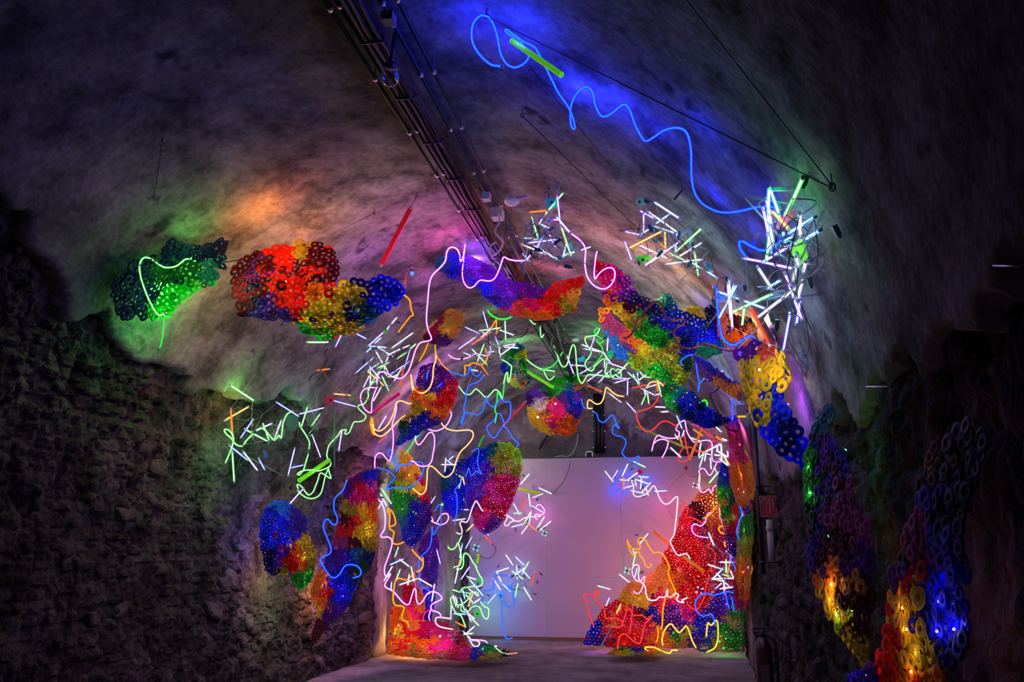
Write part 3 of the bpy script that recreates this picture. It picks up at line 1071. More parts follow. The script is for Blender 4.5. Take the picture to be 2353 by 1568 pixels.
ring_sheet('small ochre ring pouch with a crimson rim under the pink neon', 'P', '70,790 130,740 180,680 240,620 320,640 335,680 310,760 270,830 220,875 130,850 80,830',
    '250 700 ye;280 760 or2;220 740 ye;180 700 cr;120 770 cr;110 830 mr;200 850 pu;300 660 or2', 10, 10.8, bulge=0.3, under=(760, 1.2), lights=[(220, 740, ORANGE, 4, 0.12)], cap=200, group=G_SH)
ring_sheet('pink to navy and green ring sheet draped in an arch on the vault', 'P',
    '1225,300 1320,320 1400,370 1460,430 1470,490 1530,540 1640,560 1730,520 1775,570 1780,640 1830,650 1900,620 2040,615 2060,700 2060,800 2120,860 2060,920 1980,945 1900,900 1800,920 1700,910 1620,860 1540,820 1460,760 1380,660 1300,580 1285,490 1250,400',
    '1260 340 cr;1330 380 mg;1370 450 mg;1300 430 mg;1420 410 pu;1350 540 pu;1440 530 pu;1450 600 mr;1310 570 or;1400 640 ye;1350 600 ye;1500 560 nv;1560 600 nv;1620 650 nv;1700 570 te;1550 700 gn;1600 780 gn;1680 820 gn;1500 720 ol;1720 700 bl;1790 720 bl;1900 720 bl;1980 660 nv;2000 780 bl;1930 640 ol;1850 850 nv;2000 880 gn;1950 930 gn;1750 870 ol', 17, 7.0,
    tx=0.1, bulge=0.25, under=(750, 0.5), lights=[(1340, 420, PINK, 10, 0.18), (1400, 600, YEL, 8, 0.15), (1620, 740, GREEN, 7, 0.2), (1920, 740, BLUE, 10, 0.2), (1540, 590, ORANGE, 5, 0.3)],
    leds=[(1900, 730, BLUE), (1700, 790, GREEN), (1450, 590, YEL), (2060, 830, PINK), (1970, 800, TEAL)], wash=[(1570, 620, (1, 0.35, 0.06), 2.5, 0.3), (1640, 540, (0.3, 0.6, 0.7), 1.5, 0.3)], group=G_SH)
ring_sheet('mauve, sky blue and olive ring sheet slanting below the arched one', 'P',
    '1250,610 1290,620 1340,690 1430,760 1540,830 1650,890 1750,920 1870,940 1870,1040 1840,1120 1770,1125 1650,1090 1560,1040 1480,1000 1400,950 1350,900 1310,800 1270,700',
    '1280 640 or2;1320 690 ma;1380 760 ma;1420 850 ma;1350 830 sk;1420 920 sk;1300 720 ma;1480 850 or;1440 800 sa;1550 900 ye;1650 950 ol;1500 950 ol;1620 1030 gn;1750 1000 ol;1800 1080 ol;1850 980 dg;1700 1060 gn;1560 1020 li;1470 980 li;1380 900 sk', 15, 7.8,
    tx=0.15, bulge=0.2, ty=0.2, lights=[(1640, 1020, GREEN, 9, 0.16), (1540, 900, YEL, 8, 0.16), (1380, 860, (0.2, 0.4, 1), 6, 0.2)], leds=[(1660, 1030, GREEN), (1740, 960, WARM), (1790, 1030, WARM)], group=G_SH)
ring_sheet('glowing orange ring pouch with dark centre behind the blue neon loop', 'P', '2060,690 2100,660 2190,670 2280,690 2310,760 2330,830 2220,880 2120,860 2070,790',
    '2110 700 or;2180 700 mr;2220 730 mr;2160 740 mr;2260 800 or;2150 820 or;2100 770 or;2300 760 or;2200 850 or', 16, 6.4, bulge=0.15, lights=[(2190, 790, ORANGE, 10, 0.14), (2270, 760, ORANGE, 5, 0.2)], leds=[(2190, 800, YEL), (2170, 760, YEL)], wash=[(1745, 740, (1, 0.35, 0.04), 1.6, 0.25)], group=G_SH)
ring_sheet('long deep blue ring sheet edged in green, sprinkled with tiny lights', 'Q',
    '1105,830 1160,815 1300,850 1400,910 1480,1000 1560,1080 1700,1160 1760,1200 1700,1245 1550,1265 1440,1240 1300,1170 1200,1100 1120,1020 1085,930',
    '1120 880 dg;1130 980 gn;1180 1060 gn;1240 1120 dg;1160 850 dg;1250 900 te;1300 950 bl;1350 1000 bl;1400 1100 bl;1450 1180 bl;1550 1150 bl;1550 1230 bl;1660 1200 nv;1720 1210 nv;1300 1080 bl;1450 1020 nv;1380 1160 nv', 11, 8.6,
    tx=0.3, bulge=0.2, lights=[(1400, 1080, BLUE, 11, 0.2), (1130, 980, GREEN, 4, 0.2), (1540, 1190, BLUE, 8, 0.15)],
    leds=[(1240, 890, TEAL), (1290, 950, PINK), (1220, 930, TEAL), (1480, 1180, GREEN), (1340, 910, WARM), (1420, 960, TEAL), (1380, 1040, BLUE), (1210, 1000, BLUE), (1500, 1100, WARM), (1330, 1060, TEAL), (1260, 1010, BLUE), (1170, 860, PINK)], group=G_SH)
ring_sheet('narrow blue and tan ring sheet twisted edge-on beside the vault rib', 'Q', '1410,530 1480,560 1560,610 1640,670 1800,790 1880,850 1910,1000 1800,930 1680,850 1560,760 1470,660',
    '1450 560 ry;1520 620 ry;1600 680 bl;1700 740 ig;1650 780 ta;1750 830 ta;1820 880 or2;1880 950 ta;1500 670 ig;1560 720 ig;1780 790 ig', 13, 6.9, tx=0.7, ty=-0.3, bulge=0.1, lights=[(1700, 690, BLUE, 16, 0.3)], cap=220, wash=[(1640, 850, (0.1, 0.08, 1), 3.0, 0.3)], group=G_SH)
ring_sheet('yellow and blue ring sheet arching off the stone wall by the floodlight', 'Z',
    '1700,810 1735,790 1765,792 1790,805 1812,840 1803,880 1795,900 1795,935 1815,960 1840,1000 1858,1050 1855,1075 1800,1045 1760,1005 1735,960 1710,900 1700,850',
    '1712 805 pu;1735 795 pu;1760 800 sa;1740 830 ye;1780 850 ye;1755 860 ye;1720 880 ol;1730 910 ye;1750 930 ol;1785 890 bl;1790 960 bl;1760 980 ry;1775 1000 ry;1830 1030 bl;1745 960 ol;1800 870 ye;1770 910 bl;1810 1000 nv;1765 885 ol', 30, 5.6,
    tx=-0.25, bulge=0.15, pack=0.44, jit=0.10, wave=0.02, lights=[(1770, 985, BLUE, 5, 0.10), (1810, 930, VIO, 4, 0.3), (1745, 850, YEL, 3, -0.25)], leds=[(1752, 815, VIO), (1808, 950, VIO)], group=G_SH)  # yellow lamp before the sheet is an added fill, brightening the dark rings
ring_sheet('tall ring sheet, green edged with purple and amber rings, near the fire sign', 'RR',
    '215,262 228,300 200,360 190,400 230,440 290,520 300,590 330,650 345,740 400,810 410,900 415,1000 400,1100 420,1180 400,1280 380,1360 390,1490 330,1430 260,1340 210,1240 160,1130 130,980 110,820 95,650 100,520 130,400 160,320',
    '200 310 te;170 360 te;140 450 te;120 520 gn;115 600 gn;120 700 gn;140 650 gn;125 780 dg;190 450 pu;190 500 pu;190 600 ig;200 700 ig;250 560 mr;250 500 ig;280 540 ig;240 640 mr;240 760 ma;220 880 mr;290 780 ma;290 650 ma;350 850 ma;370 1000 pu;300 950 mr;170 850 ig;150 950 ig;190 960 mr;240 1060 or;200 1080 or;220 1150 ye;250 1250 ye;190 1170 ye;280 1100 or2;330 1150 mr;350 1300 mr;380 1200 mr;310 1380 ol;270 1310 li;350 1440 ol', 30, 4.1,
    tx=-0.40, bulge=0.10, pack=0.43, jit=0.07, wave=0.02, lights=[(120, 560, GREEN, 0.5, -0.01), (125, 680, GREEN, 0.6, -0.01), (225, 1110, ORANGE, 0.8, -0.02), (225, 1180, ORANGE, 0.8, -0.01), (250, 1250, YEL, 0.6, -0.01), (290, 480, GREEN, 0.3, 0.15), (380, 1320, ORANGE, 0.4, 0.15)], leds=[(210, 885, GREEN), (318, 1230, YEL), (240, 540, VIO)], group=G_SH)
ring_sheet('large dark blue and amber ring sheet at the near stone wall, glowing below', 'RR',
    '880,340 930,380 960,420 900,600 860,760 840,900 845,1050 850,1180 880,1300 870,1400 800,1440 760,1500 740,1568 430,1568 440,1480 470,1360 490,1200 520,1060 560,950 600,800 640,680 660,560 700,480 760,430 830,370',
    '750 460 mr;690 510 mr;680 600 mr;860 370 nv;800 450 nv;900 470 nv;700 680 bl;750 800 nv;830 600 nv;800 750 nv;720 880 bl;620 800 ma;590 900 ma;650 1000 pu;560 1000 mr;600 1070 rd;520 1100 pu;570 1200 ye;560 1300 ye;640 1380 ye;660 1460 ye;500 1330 rd;480 1450 rd;720 1080 ry;780 1160 ry;700 1250 bl;820 1330 ry;740 1350 ry;800 1440 nv;560 1500 or;500 1520 rd;600 1540 or;690 1540 or', 42, 2.75,
    tx=-0.25, bulge=0.06, pack=0.44, jit=0.07, wave=0.015, lights=[(560, 1220, ORANGE, 0.22, -0.015), (575, 1320, ORANGE, 0.3, -0.015), (630, 1430, YEL, 0.35, -0.015), (600, 1520, ORANGE, 0.2, -0.015), (730, 1190, BLUE, 0.4, -0.015), (720, 1330, BLUE, 0.35, -0.015), (800, 1320, BLUE, 0.4, -0.015), (560, 1150, RED, 0.2, 0.035), (480, 1480, RED, 0.2, 0.035)], leds=[(770, 1080, BLUE)], group=G_SH)
ring_sheet('purple ring sheet just rising over the lower picture edge', 'RR', '290,1568 360,1510 430,1480 440,1568 400,1600 320,1600', '340 1540 ig;400 1520 pu;410 1560 ig', 22, 3.2, tx=-0.4, bulge=0.05, lights=[(390, 1540, VIO, 0.7, 0.12)], group=G_SH)
ring_sheet('blue ring sheet with a fiery orange flank on the rubble wall', 'U',
    '165,420 230,300 320,270 380,290 450,340 510,400 515,500 550,570 580,650 590,720 575,820 550,900 470,960 420,900 400,850 330,840 270,850 200,790 180,650 165,520',
    '250 370 bl;300 300 sk;200 430 bl;300 480 ry;350 560 ry;220 600 bl;250 750 nv;200 700 nv;470 400 ig;420 500 ig;340 680 pu;300 760 ig;500 600 ye;530 700 ye;550 620 ol;440 680 or;420 780 rd;480 760 or;500 850 gn;450 900 gn;540 830 gn;380 750 rd;560 760 ol;320 810 ol;400 720 rd', 13, 8.6,
    tx=0.75, bulge=0.25, lights=[(320, 540, BLUE, 15, 0.10), (460, 700, ORANGE, 15, 0.10), (430, 780, RED, 7, 0.1), (480, 880, GREEN, 7, 0.1)], leds=[(450, 690, YEL), (500, 860, GREEN)], group=G_SH, wall=-4.02)
ring_sheet('tall crimson, yellow and blue ring sheet on the rubble wall behind blue neon', 'U',
    '820,130 930,60 1060,30 1065,200 1060,350 1060,500 1060,620 1010,800 940,860 890,950 850,1060 780,1150 700,1200 640,1290 570,1390 560,1340 590,1230 600,1130 560,1030 560,920 590,840 640,830 700,880 650,780 700,650 740,560 760,430 800,300',
    '930 80 pu;1010 80 bl;860 200 pu;920 160 cr;900 250 mg;1000 250 cr;1040 180 ma;850 340 ol;950 330 ye;1030 350 or;820 430 mr;900 430 rd;970 450 ye;930 530 ye;1000 500 ye;800 520 rd;800 600 ma;880 600 mr;1000 600 ol;830 700 bl;900 680 te;760 700 pu;1000 720 nv;950 800 dg;700 770 ig;800 850 bl;740 930 ry;840 980 bl;630 880 or;600 1000 or;680 1000 rd;650 1060 or;720 1060 ig;600 1130 ye;680 1160 pu;640 1250 mr;590 1330 mr;760 1020 ry', 12.5, 10.7,
    tx=0.95, bulge=0.25, lights=[(940, 480, YEL, 13, 0.12), (860, 690, BLUE, 14, 0.12), (760, 930, BLUE, 14, 0.12), (640, 930, ORANGE, 13, 0.12), (700, 1020, RED, 7, 0.12), (960, 200, PINK, 8, 0.2), (1030, 350, RED, 4, 0.14)],
    leds=[(630, 940, YEL), (945, 600, GREEN), (985, 370, YEL), (850, 740, TEAL), (700, 1130, BLUE), (800, 1010, VIO)], group=G_SH, wall=-4.02)
ring_sheet('purple, orange and red ring sheet dangling among the amber neon curls', 'Y',
    '1620,-20 1700,-50 1790,-10 1840,50 1890,90 1870,200 1840,290 1800,340 1750,390 1650,430 1560,490 1450,550 1470,470 1460,420 1480,370 1540,320 1560,250 1550,200 1590,120 1600,60',
    '1680 30 pu;1760 80 pu;1720 130 pu;1640 80 ig;1590 180 or;1650 230 or;1600 280 ol;1570 300 ol;1680 200 ye;1800 170 rd;1760 240 rd;1840 140 cr;1720 310 or;1780 310 or;1640 360 bl;1720 370 ig;1560 400 bl;1520 520 bl;1500 420 dg;1540 340 ol;1480 460 te', 10.5, 11.0,
    bulge=0.3, under=(955, 0.9), lights=[(1720, 60, VIO, 10, 0.2), (1800, 190, RED, 8, 0.2), (1660, 290, ORANGE, 8, 0.15), (1580, 420, BLUE, 6, 0.15)], leds=[(1810, 130, PINK), (1780, 60, GREEN), (1740, 40, VIO)], cap=300, wash=[(930, 990, VIO, 3.0, 0.4)], group=G_SH)
ring_sheet('yellow, green and blue ring sheet hanging in the stone niche', 'Y',
    '1480,580 1520,590 1560,650 1610,720 1650,820 1690,950 1700,1050 1650,1150 1600,1230 1560,1290 1500,1240 1480,1150 1440,1050 1420,900 1430,800 1470,720',
    '1500 640 ye;1520 700 or2;1550 740 ye;1600 850 ye;1640 800 cr;1680 900 cr;1690 1000 pu;1480 850 li;1470 980 gn;1520 920 gn;1450 920 gn;1520 1000 gn;1580 1000 bl;1560 1100 bl;1540 1200 bl;1620 1060 ig;1480 760 ol;1500 1100 te', 10.5, 12.4,
    bulge=0.25, lights=[(1540, 760, YEL, 7, 0.15), (1490, 920, GREEN, 8, 0.15), (1570, 1120, BLUE, 7, 0.15)], leds=[(1535, 975, WARM), (1520, 720, GREEN), (1510, 700, YEL)], cap=300, group=G_SH)
ring_sheet('plain deep purple ring strip hanging at the back of the niche', 'Y', '1640,1200 1720,1150 1750,1250 1745,1400 1730,1560 1620,1560 1640,1400 1600,1300', '1680 1250 pu;1680 1400 ig;1700 1350 pu;1670 1500 ig;1640 1540 pu', 8, 13.6, bulge=0.1, lights=[(1680, 1350, VIO, 9, 0.15)], leds=[(1685, 1390, PINK), (1690, 1410, RED)], cap=60, group=G_SH)
ring_sheet('small blue ring sheet on the pier edge beside the white partition', 'Z', '1012,1110 1030,1072 1060,1060 1070,1120 1066,1170 1042,1192 1022,1170', '1040 1090 bl;1050 1130 bl;1030 1150 ry;1020 1110 te', 8, 14.0, bulge=0.1, lights=[(1045, 1130, BLUE, 7, 0.15), (1016, 1160, GREEN, 3, 0.2)], cap=80, group=G_SH)
ring_sheet('olive topped crimson and indigo ring sheet against the white partition', 'Y',
    '2080,560 2160,520 2250,530 2340,590 2350,700 2330,800 2300,900 2250,1000 2220,1080 2160,1150 2080,1190 2010,1130 1990,1050 1950,950 1950,850 1960,750 1930,680 2000,610',
    '2230 600 ol;2200 680 ol;2300 720 ol;2250 560 li;2330 640 li;2020 660 bl;2050 600 bl;2110 560 te;1980 850 ig;2020 770 ig;2080 740 pu;1970 930 pu;2120 850 mg;2200 850 cr;2250 800 mg;2100 950 cr;2170 1000 cr;2200 930 mg;2270 870 cr;2080 1080 mg;2130 1120 pu;2000 980 pu;2050 880 pu;2050 1020 cr', 8.8, 14.4,
    bulge=0.25, lights=[(2230, 620, (0.6, 0.9, 0.1), 10, 0.2), (2180, 880, PINK, 10, 0.15), (2000, 840, BLUE, 9, 0.2), (2060, 620, BLUE, 8, 0.25)], leds=[(2120, 1020, RED), (2200, 1020, PINK), (2090, 1010, PINK)], cap=300, group=G_SH, ymax=14.75)
ring_sheet('drooping patchwork ring bag with tufts of cable ties under the crown', 'P',
    '770,1180 830,1150 900,1130 1000,1165 1130,1180 1140,1250 1130,1320 1110,1390 1090,1450 1050,1480 980,1460 930,1470 860,1440 790,1390 770,1300 765,1230',
    '810 1190 vi;850 1220 vi;790 1230 pu;800 1300 ye;830 1380 ye;900 1420 ye;860 1340 or2;850 1270 wh;950 1250 mg;980 1300 mg;1010 1230 pu;1060 1200 bl;1090 1260 bl;1100 1220 vi;1000 1400 or;1060 1370 or;1050 1450 or;940 1390 mg;970 1350 cr;1090 1320 ig;930 1180 gn', 8.2, 12.6,
    bulge=0.4, under=(960, 0.6), lights=[(1080, 1250, BLUE, 8, 0.15), (1000, 1420, ORANGE, 5, 0.15), (960, 1260, PINK, 8, -0.35), (840, 1350, YEL, 6, -0.35)], leds=[(1090, 1260, BLUE), (1045, 1390, YEL)], cap=260, group=G_SH,
    ties=[(850, 1265, 7, 60, (0.6, 0.55, 0.55)), (910, 1190, 7, 60, (0.015, 0.012, 0.015)), (895, 1320, 6, 50, (0.02, 0.015, 0.02)), (915, 1240, 5, 25, (0.6, 0.25, 0.02))])
ring_sheet('green and lime ring pouch bristling with pale cable ties', 'P', '600,980 640,900 700,850 760,880 760,960 770,1050 800,1100 770,1130 720,1150 660,1130 620,1060 590,1020',
    '660 920 gn;700 880 te;740 870 sk;750 910 ye;720 940 li;630 980 te;610 1010 bl;650 1050 te;740 1000 gn;770 1090 te;700 1130 li;660 1100 ye;740 1120 or2;700 980 gn', 9, 11.8, bulge=0.25,
    lights=[(690, 930, GREEN, 8, 0.15)], cap=220, wash=[(1255, 850, GREEN, 3.0, 0.4)], group=G_SH, ties=[(690, 990, 6, 50, (0.6, 0.56, 0.5)), (720, 1080, 8, 60, (0.55, 0.52, 0.45)), (735, 1110, 5, 30, (0.03, 0.02, 0.02))])
ring_sheet('small green ring hammock between the far clusters', 'P', '930,1080 1000,1100 1060,1060 1120,1070 1190,1080 1160,1140 1090,1170 1010,1160 950,1130', '960 1100 gn;1020 1120 gn;1060 1080 dg;1060 1140 te;1110 1090 gn;1160 1110 ta;1120 1140 ta;990 1140 gn', 9, 12.2, bulge=0.2, lights=[(1040, 1110, GREEN, 5, 0.15)], cap=150, group=G_SH)
# sheets heaped on the floor and at the piers
ring_sheet('huge red, orange and purple ring sheet heaped like a mountain', 'X',
    '1130,200 1180,150 1200,110 1310,60 1330,100 1340,300 1380,400 1420,600 1500,640 1540,700 1540,1330 1200,1330 1150,1300 900,1300 560,1290 310,1270 340,1200 400,1100 470,1010 550,960 600,900 640,820 740,790 830,740 900,650 950,560 1000,470 1040,400 1060,300 1100,240',
    '1250 150 or;1200 120 or;1300 260 or;1280 320 or;1170 220 mr;1130 270 cr;1180 300 mr;1100 300 rd;1080 450 rd;1000 550 rd;1150 500 rd;1050 620 rd;1200 600 rd;1120 700 rd;1250 750 rd;1150 380 cr;1250 450 cr;1330 450 cr;780 830 or2;900 760 or2;1000 800 or;960 870 or2;640 850 or2;1060 860 rd;640 900 ye;760 950 ye;540 1000 rd;480 1080 rd;620 1080 cr;560 1180 rd;700 1180 rd;780 1150 cr;640 1230 rd;370 1190 ry;400 1130 bl;420 1240 ig;470 1200 cr;760 1040 mr;880 960 cr;960 930 mg;1150 950 rd;980 1030 pu;900 1060 pu;1050 1100 pu;1000 1150 pu;1330 980 ig;1400 950 ig;1370 1050 pu;840 1040 bl;1190 1180 bl;1160 1250 ig;1250 1130 bl;1000 1210 gn;1100 1200 ol;880 1200 or;960 1260 or;1050 1280 ta;700 1270 rd;1380 1150 gn;1420 1080 ol;1300 1240 te;1420 1250 gn;1350 1300 ol;1250 1300 te;1460 1050 gn;1080 1060 mg;1220 880 rd;540 1110 or2;1400 750 cr', 11.5, 14.0,
    bulge=0.25, pack=0.52, most=2400, floor_fit=heap_depth, cap=300,
    lights=[(1100, 560, RED, 16, 0.12), (1020, 700, RED, 14, 0.12), (760, 940, YEL, 8, 0.1), (1190, 760, RED, 10, 0.12), (400, 1200, BLUE, 6, 0.1), (560, 1120, RED, 7, 0.1), (700, 1230, RED, 5, 0.08), (1400, 960, VIO, 8, 0.1), (1390, 1230, GREEN, 7, 0.08), (1000, 1200, GREEN, 2.5, 0.08), (1000, 1080, VIO, 5, 0.1), (1300, 200, ORANGE, 8, 0.1), (1130, 950, RED, 8, 0.1)],
    leds=[(1120, 730, WARM), (410, 1225, BLUE), (1350, 1260, GREEN), (1430, 240, YEL), (1380, 1300, TEAL), (1190, 860, RED), (620, 1270, WARM)], group=G_SH, ties=[(1170, 230, 6, 80, (0.35, 0.01, 0.02)), (1240, 420, 8, 70, (0.3, 0.2, 0.22)), (1300, 540, 8, 70, (0.2, 0.12, 0.14))])
def _floor_fit(lift):
    def f(x, y):
        dirs_z = _fw[2] - _up[2] * (y - IMG_H / 2) / F_PX
        dirs_y = _fw[1] + _rt[1] * (x - IMG_W / 2) / F_PX - _up[1] * (y - IMG_H / 2) / F_PX
        return np.clip((lift - CAM[2]) / np.minimum(dirs_z, -0.02) * dirs_y, 9, 14.6)
    return f
ring_sheet('flat ring mat of yellow, blue and green spread on the floor', 'X', '480,1355 560,1310 720,1275 800,1280 950,1320 900,1345 760,1360 600,1365', '520 1355 ol;600 1355 ye;760 1355 ol;600 1315 gn;680 1290 bl;730 1300 bl;640 1330 li;820 1320 or;880 1330 ye;760 1300 te', 8.5, 12.9,
    floor_fit=_floor_fit(0.05), cap=150, pack=0.55, group=G_SH, jit=0.12)
ring_sheet('orange and crimson ring sheet slumped at the foot of the stone corner', 'U',
    '1145,1460 1150,1350 1170,1150 1190,1090 1260,1080 1300,1150 1320,1200 1400,1190 1500,1200 1600,1220 1700,1290 1760,1380 1790,1440 1770,1500 1650,1500 1400,1490 1250,1470',
    '1200 1200 or;1180 1350 or;1250 1430 or;1340 1230 or2;1220 1120 or;1180 1440 or;1240 1300 ye;1300 1290 rd;1250 1400 rd;1450 1230 cr;1420 1300 cr;1550 1290 mg;1650 1350 mg;1500 1420 mg;1650 1450 cr;1740 1480 mg;1600 1250 cr;1400 1400 or;1450 1460 or2;1330 1330 or;1500 1350 or;1700 1290 rd;1340 1420 ol;1550 1470 ta;1580 1400 mg;1460 1280 mg', 10.5, 12.5,
    pack=0.62, floor_fit=mound_depth, cap=300, wall=-3.98, ymax=13.6,
    lights=[(1200, 1300, ORANGE, 10, 0.1), (1260, 1400, ORANGE, 6, 0.1), (1240, 1180, ORANGE, 6, 0.1), (1420, 1400, ORANGE, 5, 0.08), (1550, 1320, PINK, 6, -0.3)], leds=[(1270, 1360, YEL), (1310, 1380, YEL), (1230, 1240, YEL)], group=G_SH,
    ties=[(1610, 1250, 9, 90, (0.5, 0.01, 0.05)), (1660, 1310, 9, 80, (0.45, 0.4, 0.4)), (1700, 1350, 7, 60, (0.04, 0.02, 0.02))])
ring_sheet('blue to olive ring tail trailing onto the floor under white neon', 'U', '1780,1440 1850,1370 1950,1390 2050,1430 2145,1455 2100,1470 1980,1490 1860,1500 1790,1500', '1800 1460 bl;1830 1410 bl;1870 1390 te;1920 1410 gn;1980 1430 gn;1900 1480 ol;1990 1470 ol;2060 1450 dg;2110 1458 or;1860 1450 ig;1950 1460 li', 9, 12.4,
    floor_fit=lambda x, y: np.minimum(_floor_fit(0.06)(x, y), 13.4), cap=140, pack=0.55, group=G_SH, lights=[(1880, 1420, GREEN, 2, 0.06)], jit=0.15)
ring_sheet('crimson and orange ring strip standing inside the niche', 'K', '430,370 560,370 640,420 720,480 750,600 760,700 745,900 735,1270 560,1270 520,900 480,650 430,500', '480 430 cr;540 400 rd;560 600 cr;520 700 mg;600 800 mg;680 700 or;700 600 or2;640 500 or;700 820 cr;590 480 rd', 9, 13.3, bulge=0.15, lights=[(600, 620, RED, 6, 0.12), (520, 420, RED, 4, 0.12)], cap=120, group=G_SH)
ring_sheet('royal blue ring strip standing beside the crimson one in the niche', 'K', '740,430 830,400 900,400 910,520 880,650 850,800 830,1250 750,1250 745,870 760,700 750,560', '820 500 ry;850 420 ry;800 650 ry;760 820 bl;880 560 bl', 8, 13.7, bulge=0.1, lights=[(820, 560, BLUE, 8, 0.12)], leds=[(820, 510, TEAL), (850, 560, TEAL), (825, 580, GREEN), (840, 600, TEAL)], cap=80, group=G_SH)
ring_sheet('magenta and orange ring drape down the pier corner under the floodlight', 'V', '1320,200 1390,180 1420,300 1440,450 1500,520 1510,700 1500,800 1480,880 1430,850 1380,760 1340,650 1335,500 1330,350', '1360 250 mg;1380 330 cr;1350 420 mg;1420 460 cr;1350 200 ry;1390 550 or;1440 600 or;1400 680 or;1460 740 or2;1480 560 or;1440 800 or;1470 860 pu;1370 480 mg;1490 680 or', 9.5, 12.2, bulge=0.2, lights=[(1430, 600, ORANGE, 8, 0.12), (1370, 300, PINK, 5, 0.12)], leds=[(1445, 725, VIO), (1417, 380, PINK), (1407, 705, RED)], cap=300, group=G_SH)
ring_sheet('green to amber ring drape lower down the pier corner', 'V', '1430,900 1510,900 1510,1050 1490,1200 1490,1350 1480,1480 1450,1568 1390,1568 1370,1400 1390,1200 1400,1050', '1460 950 gn;1480 1000 gn;1430 1020 gn;1450 1100 li;1440 1180 ol;1460 1230 or2;1430 1300 or;1450 1380 or2;1390 1450 cr;1430 1480 or;1410 1530 mg;1480 1120 ol', 9.5, 12.15, bulge=0.2, lights=[(1450, 1000, GREEN, 5, 0.12), (1440, 1300, ORANGE, 7, 0.12)], leds=[(1475, 1270, VIO)], cap=300, group=G_SH)
ring_sheet('blue, green and violet ring drape between the pier and the red heap', 'V', '1280,520 1330,530 1340,650 1370,760 1390,830 1400,900 1390,1000 1400,1100 1380,1200 1330,1150 1310,1000 1280,900 1250,780 1250,650', '1290 570 bl;1310 620 bl;1270 660 te;1300 720 gn;1320 850 gn;1290 800 ol;1340 800 dg;1380 850 rd;1370 950 rd;1350 920 li;1350 1000 cr;1350 1100 pu;1370 1180 ig;1330 1060 pu', 9, 12.9, bulge=0.2, lights=[(1310, 740, GREEN, 6, 0.12), (1380, 900, RED, 8, 0.12), (1350, 1100, VIO, 6, 0.12), (1300, 590, BLUE, 5, 0.12)], leds=[(1337, 854, YEL), (1310, 600, BLUE)], cap=250, group=G_SH)
# ------------------------------------------------------------------ clusters of light tubes
G_CL = 'bundles of short light tubes'
a = cluster('triangular tangle of white light tubes on a hook under the vault crown', [('A', '1010 520 1340 130 g;1240 170 1300 690 v;735 475 1040 450 o;760 580 880 980 g;960 590 900 690 v;915 705 1110 790 c;1085 880 1200 1130 v;1330 790 1505 1310 g;635 970 930 1000 w;700 1060 1190 1000 v;960 960 840 1180 v;590 1090 970 1260 w;810 1110 1250 1380 w;1365 1300 1570 1230 w;1690 1200 1860 1140 v;1240 580 1480 860 c;610 1290 690 1390 c;1410 1090 1350 1340 c')], 5.7, group=G_CL, wires=30, boxes=8, rods=8)
plate(a, 'A', '1035,205 1240,210 1245,400 1040,395', 5.72, (0.02, 0.45, 0.6), (1135, 300, 26), 0.10)
plate(a, 'A', '1080,560 1165,640 1090,730 995,650', 5.75, (0.45, 0.25, 0.7), (1075, 640, 22), 0.06)
plate(a, 'A', '1460,1070 1500,1060 1560,1190 1530,1210', 5.7, (0.02, 0.7, 0.1), None, 0.2)
coil(a, 'A', 1280, 740, 1250, 990, 5.7, 22, 14)
b = cluster('wide tangle of white and amber light tubes on the ceiling wire', [('B', '640 195 1040 455 w;390 340 610 460 v;440 390 440 690 v;540 360 1000 690 w;870 400 670 540 c;620 600 960 710 w;570 620 440 710 c;135 690 390 750 v;740 690 210 965 y;805 690 815 970 y;120 870 235 1180 v;380 930 830 1140 w;470 1270 800 1010 w;560 1220 1040 870 v;1000 1030 1430 640 g;1060 1110 1430 885 w;990 920 990 1030 c;730 900 910 1070 o;920 1080 1130 1180 g;830 1245 1430 1170 w;1315 1060 1375 1430 g;1220 1190 1410 1310 c;1540 1380 1690 1480 c;1010 720 1010 820 b')], 6.0, group=G_CL, wires=34, boxes=9, rods=9)
plate(b, 'B', '270,1140 440,1075 590,1140 410,1235', 6.02, (0.08, 0.75, 0.02), (430, 1175, 26), 0.22)
plate(b, 'B', '310,120 430,105 470,240 320,265', 6.03, (0.05, 0.45, 0.25), (372, 178, 26), 0.06)
plate(b, 'B', '1500,1190 1630,1280 1570,1350 1470,1230', 6.0, (0.02, 0.2, 0.5), None, 0.08)
plate(b, 'B', '600,830 750,790 765,840 630,880', 5.98, (0.02, 0.12, 0.2), None, 0.0)
mb = MB()
mb.ball(at(*zz('B', 270, 1005), 6.0), 0.026, 10, 7)
mb.build('frosted_ball', plain('frosted_yellow', (0.55, 0.5, 0.12), 0.8), b, origin=np.array(b.location))
coil(b, 'B', 1240, 640, 1270, 960, 6.0, 26, 18)
coil(b, 'B', 1040, 740, 1220, 650, 6.0, 30, 9)
coil(b, 'B', 1480, 1230, 1620, 1400, 6.0, 26, 9)
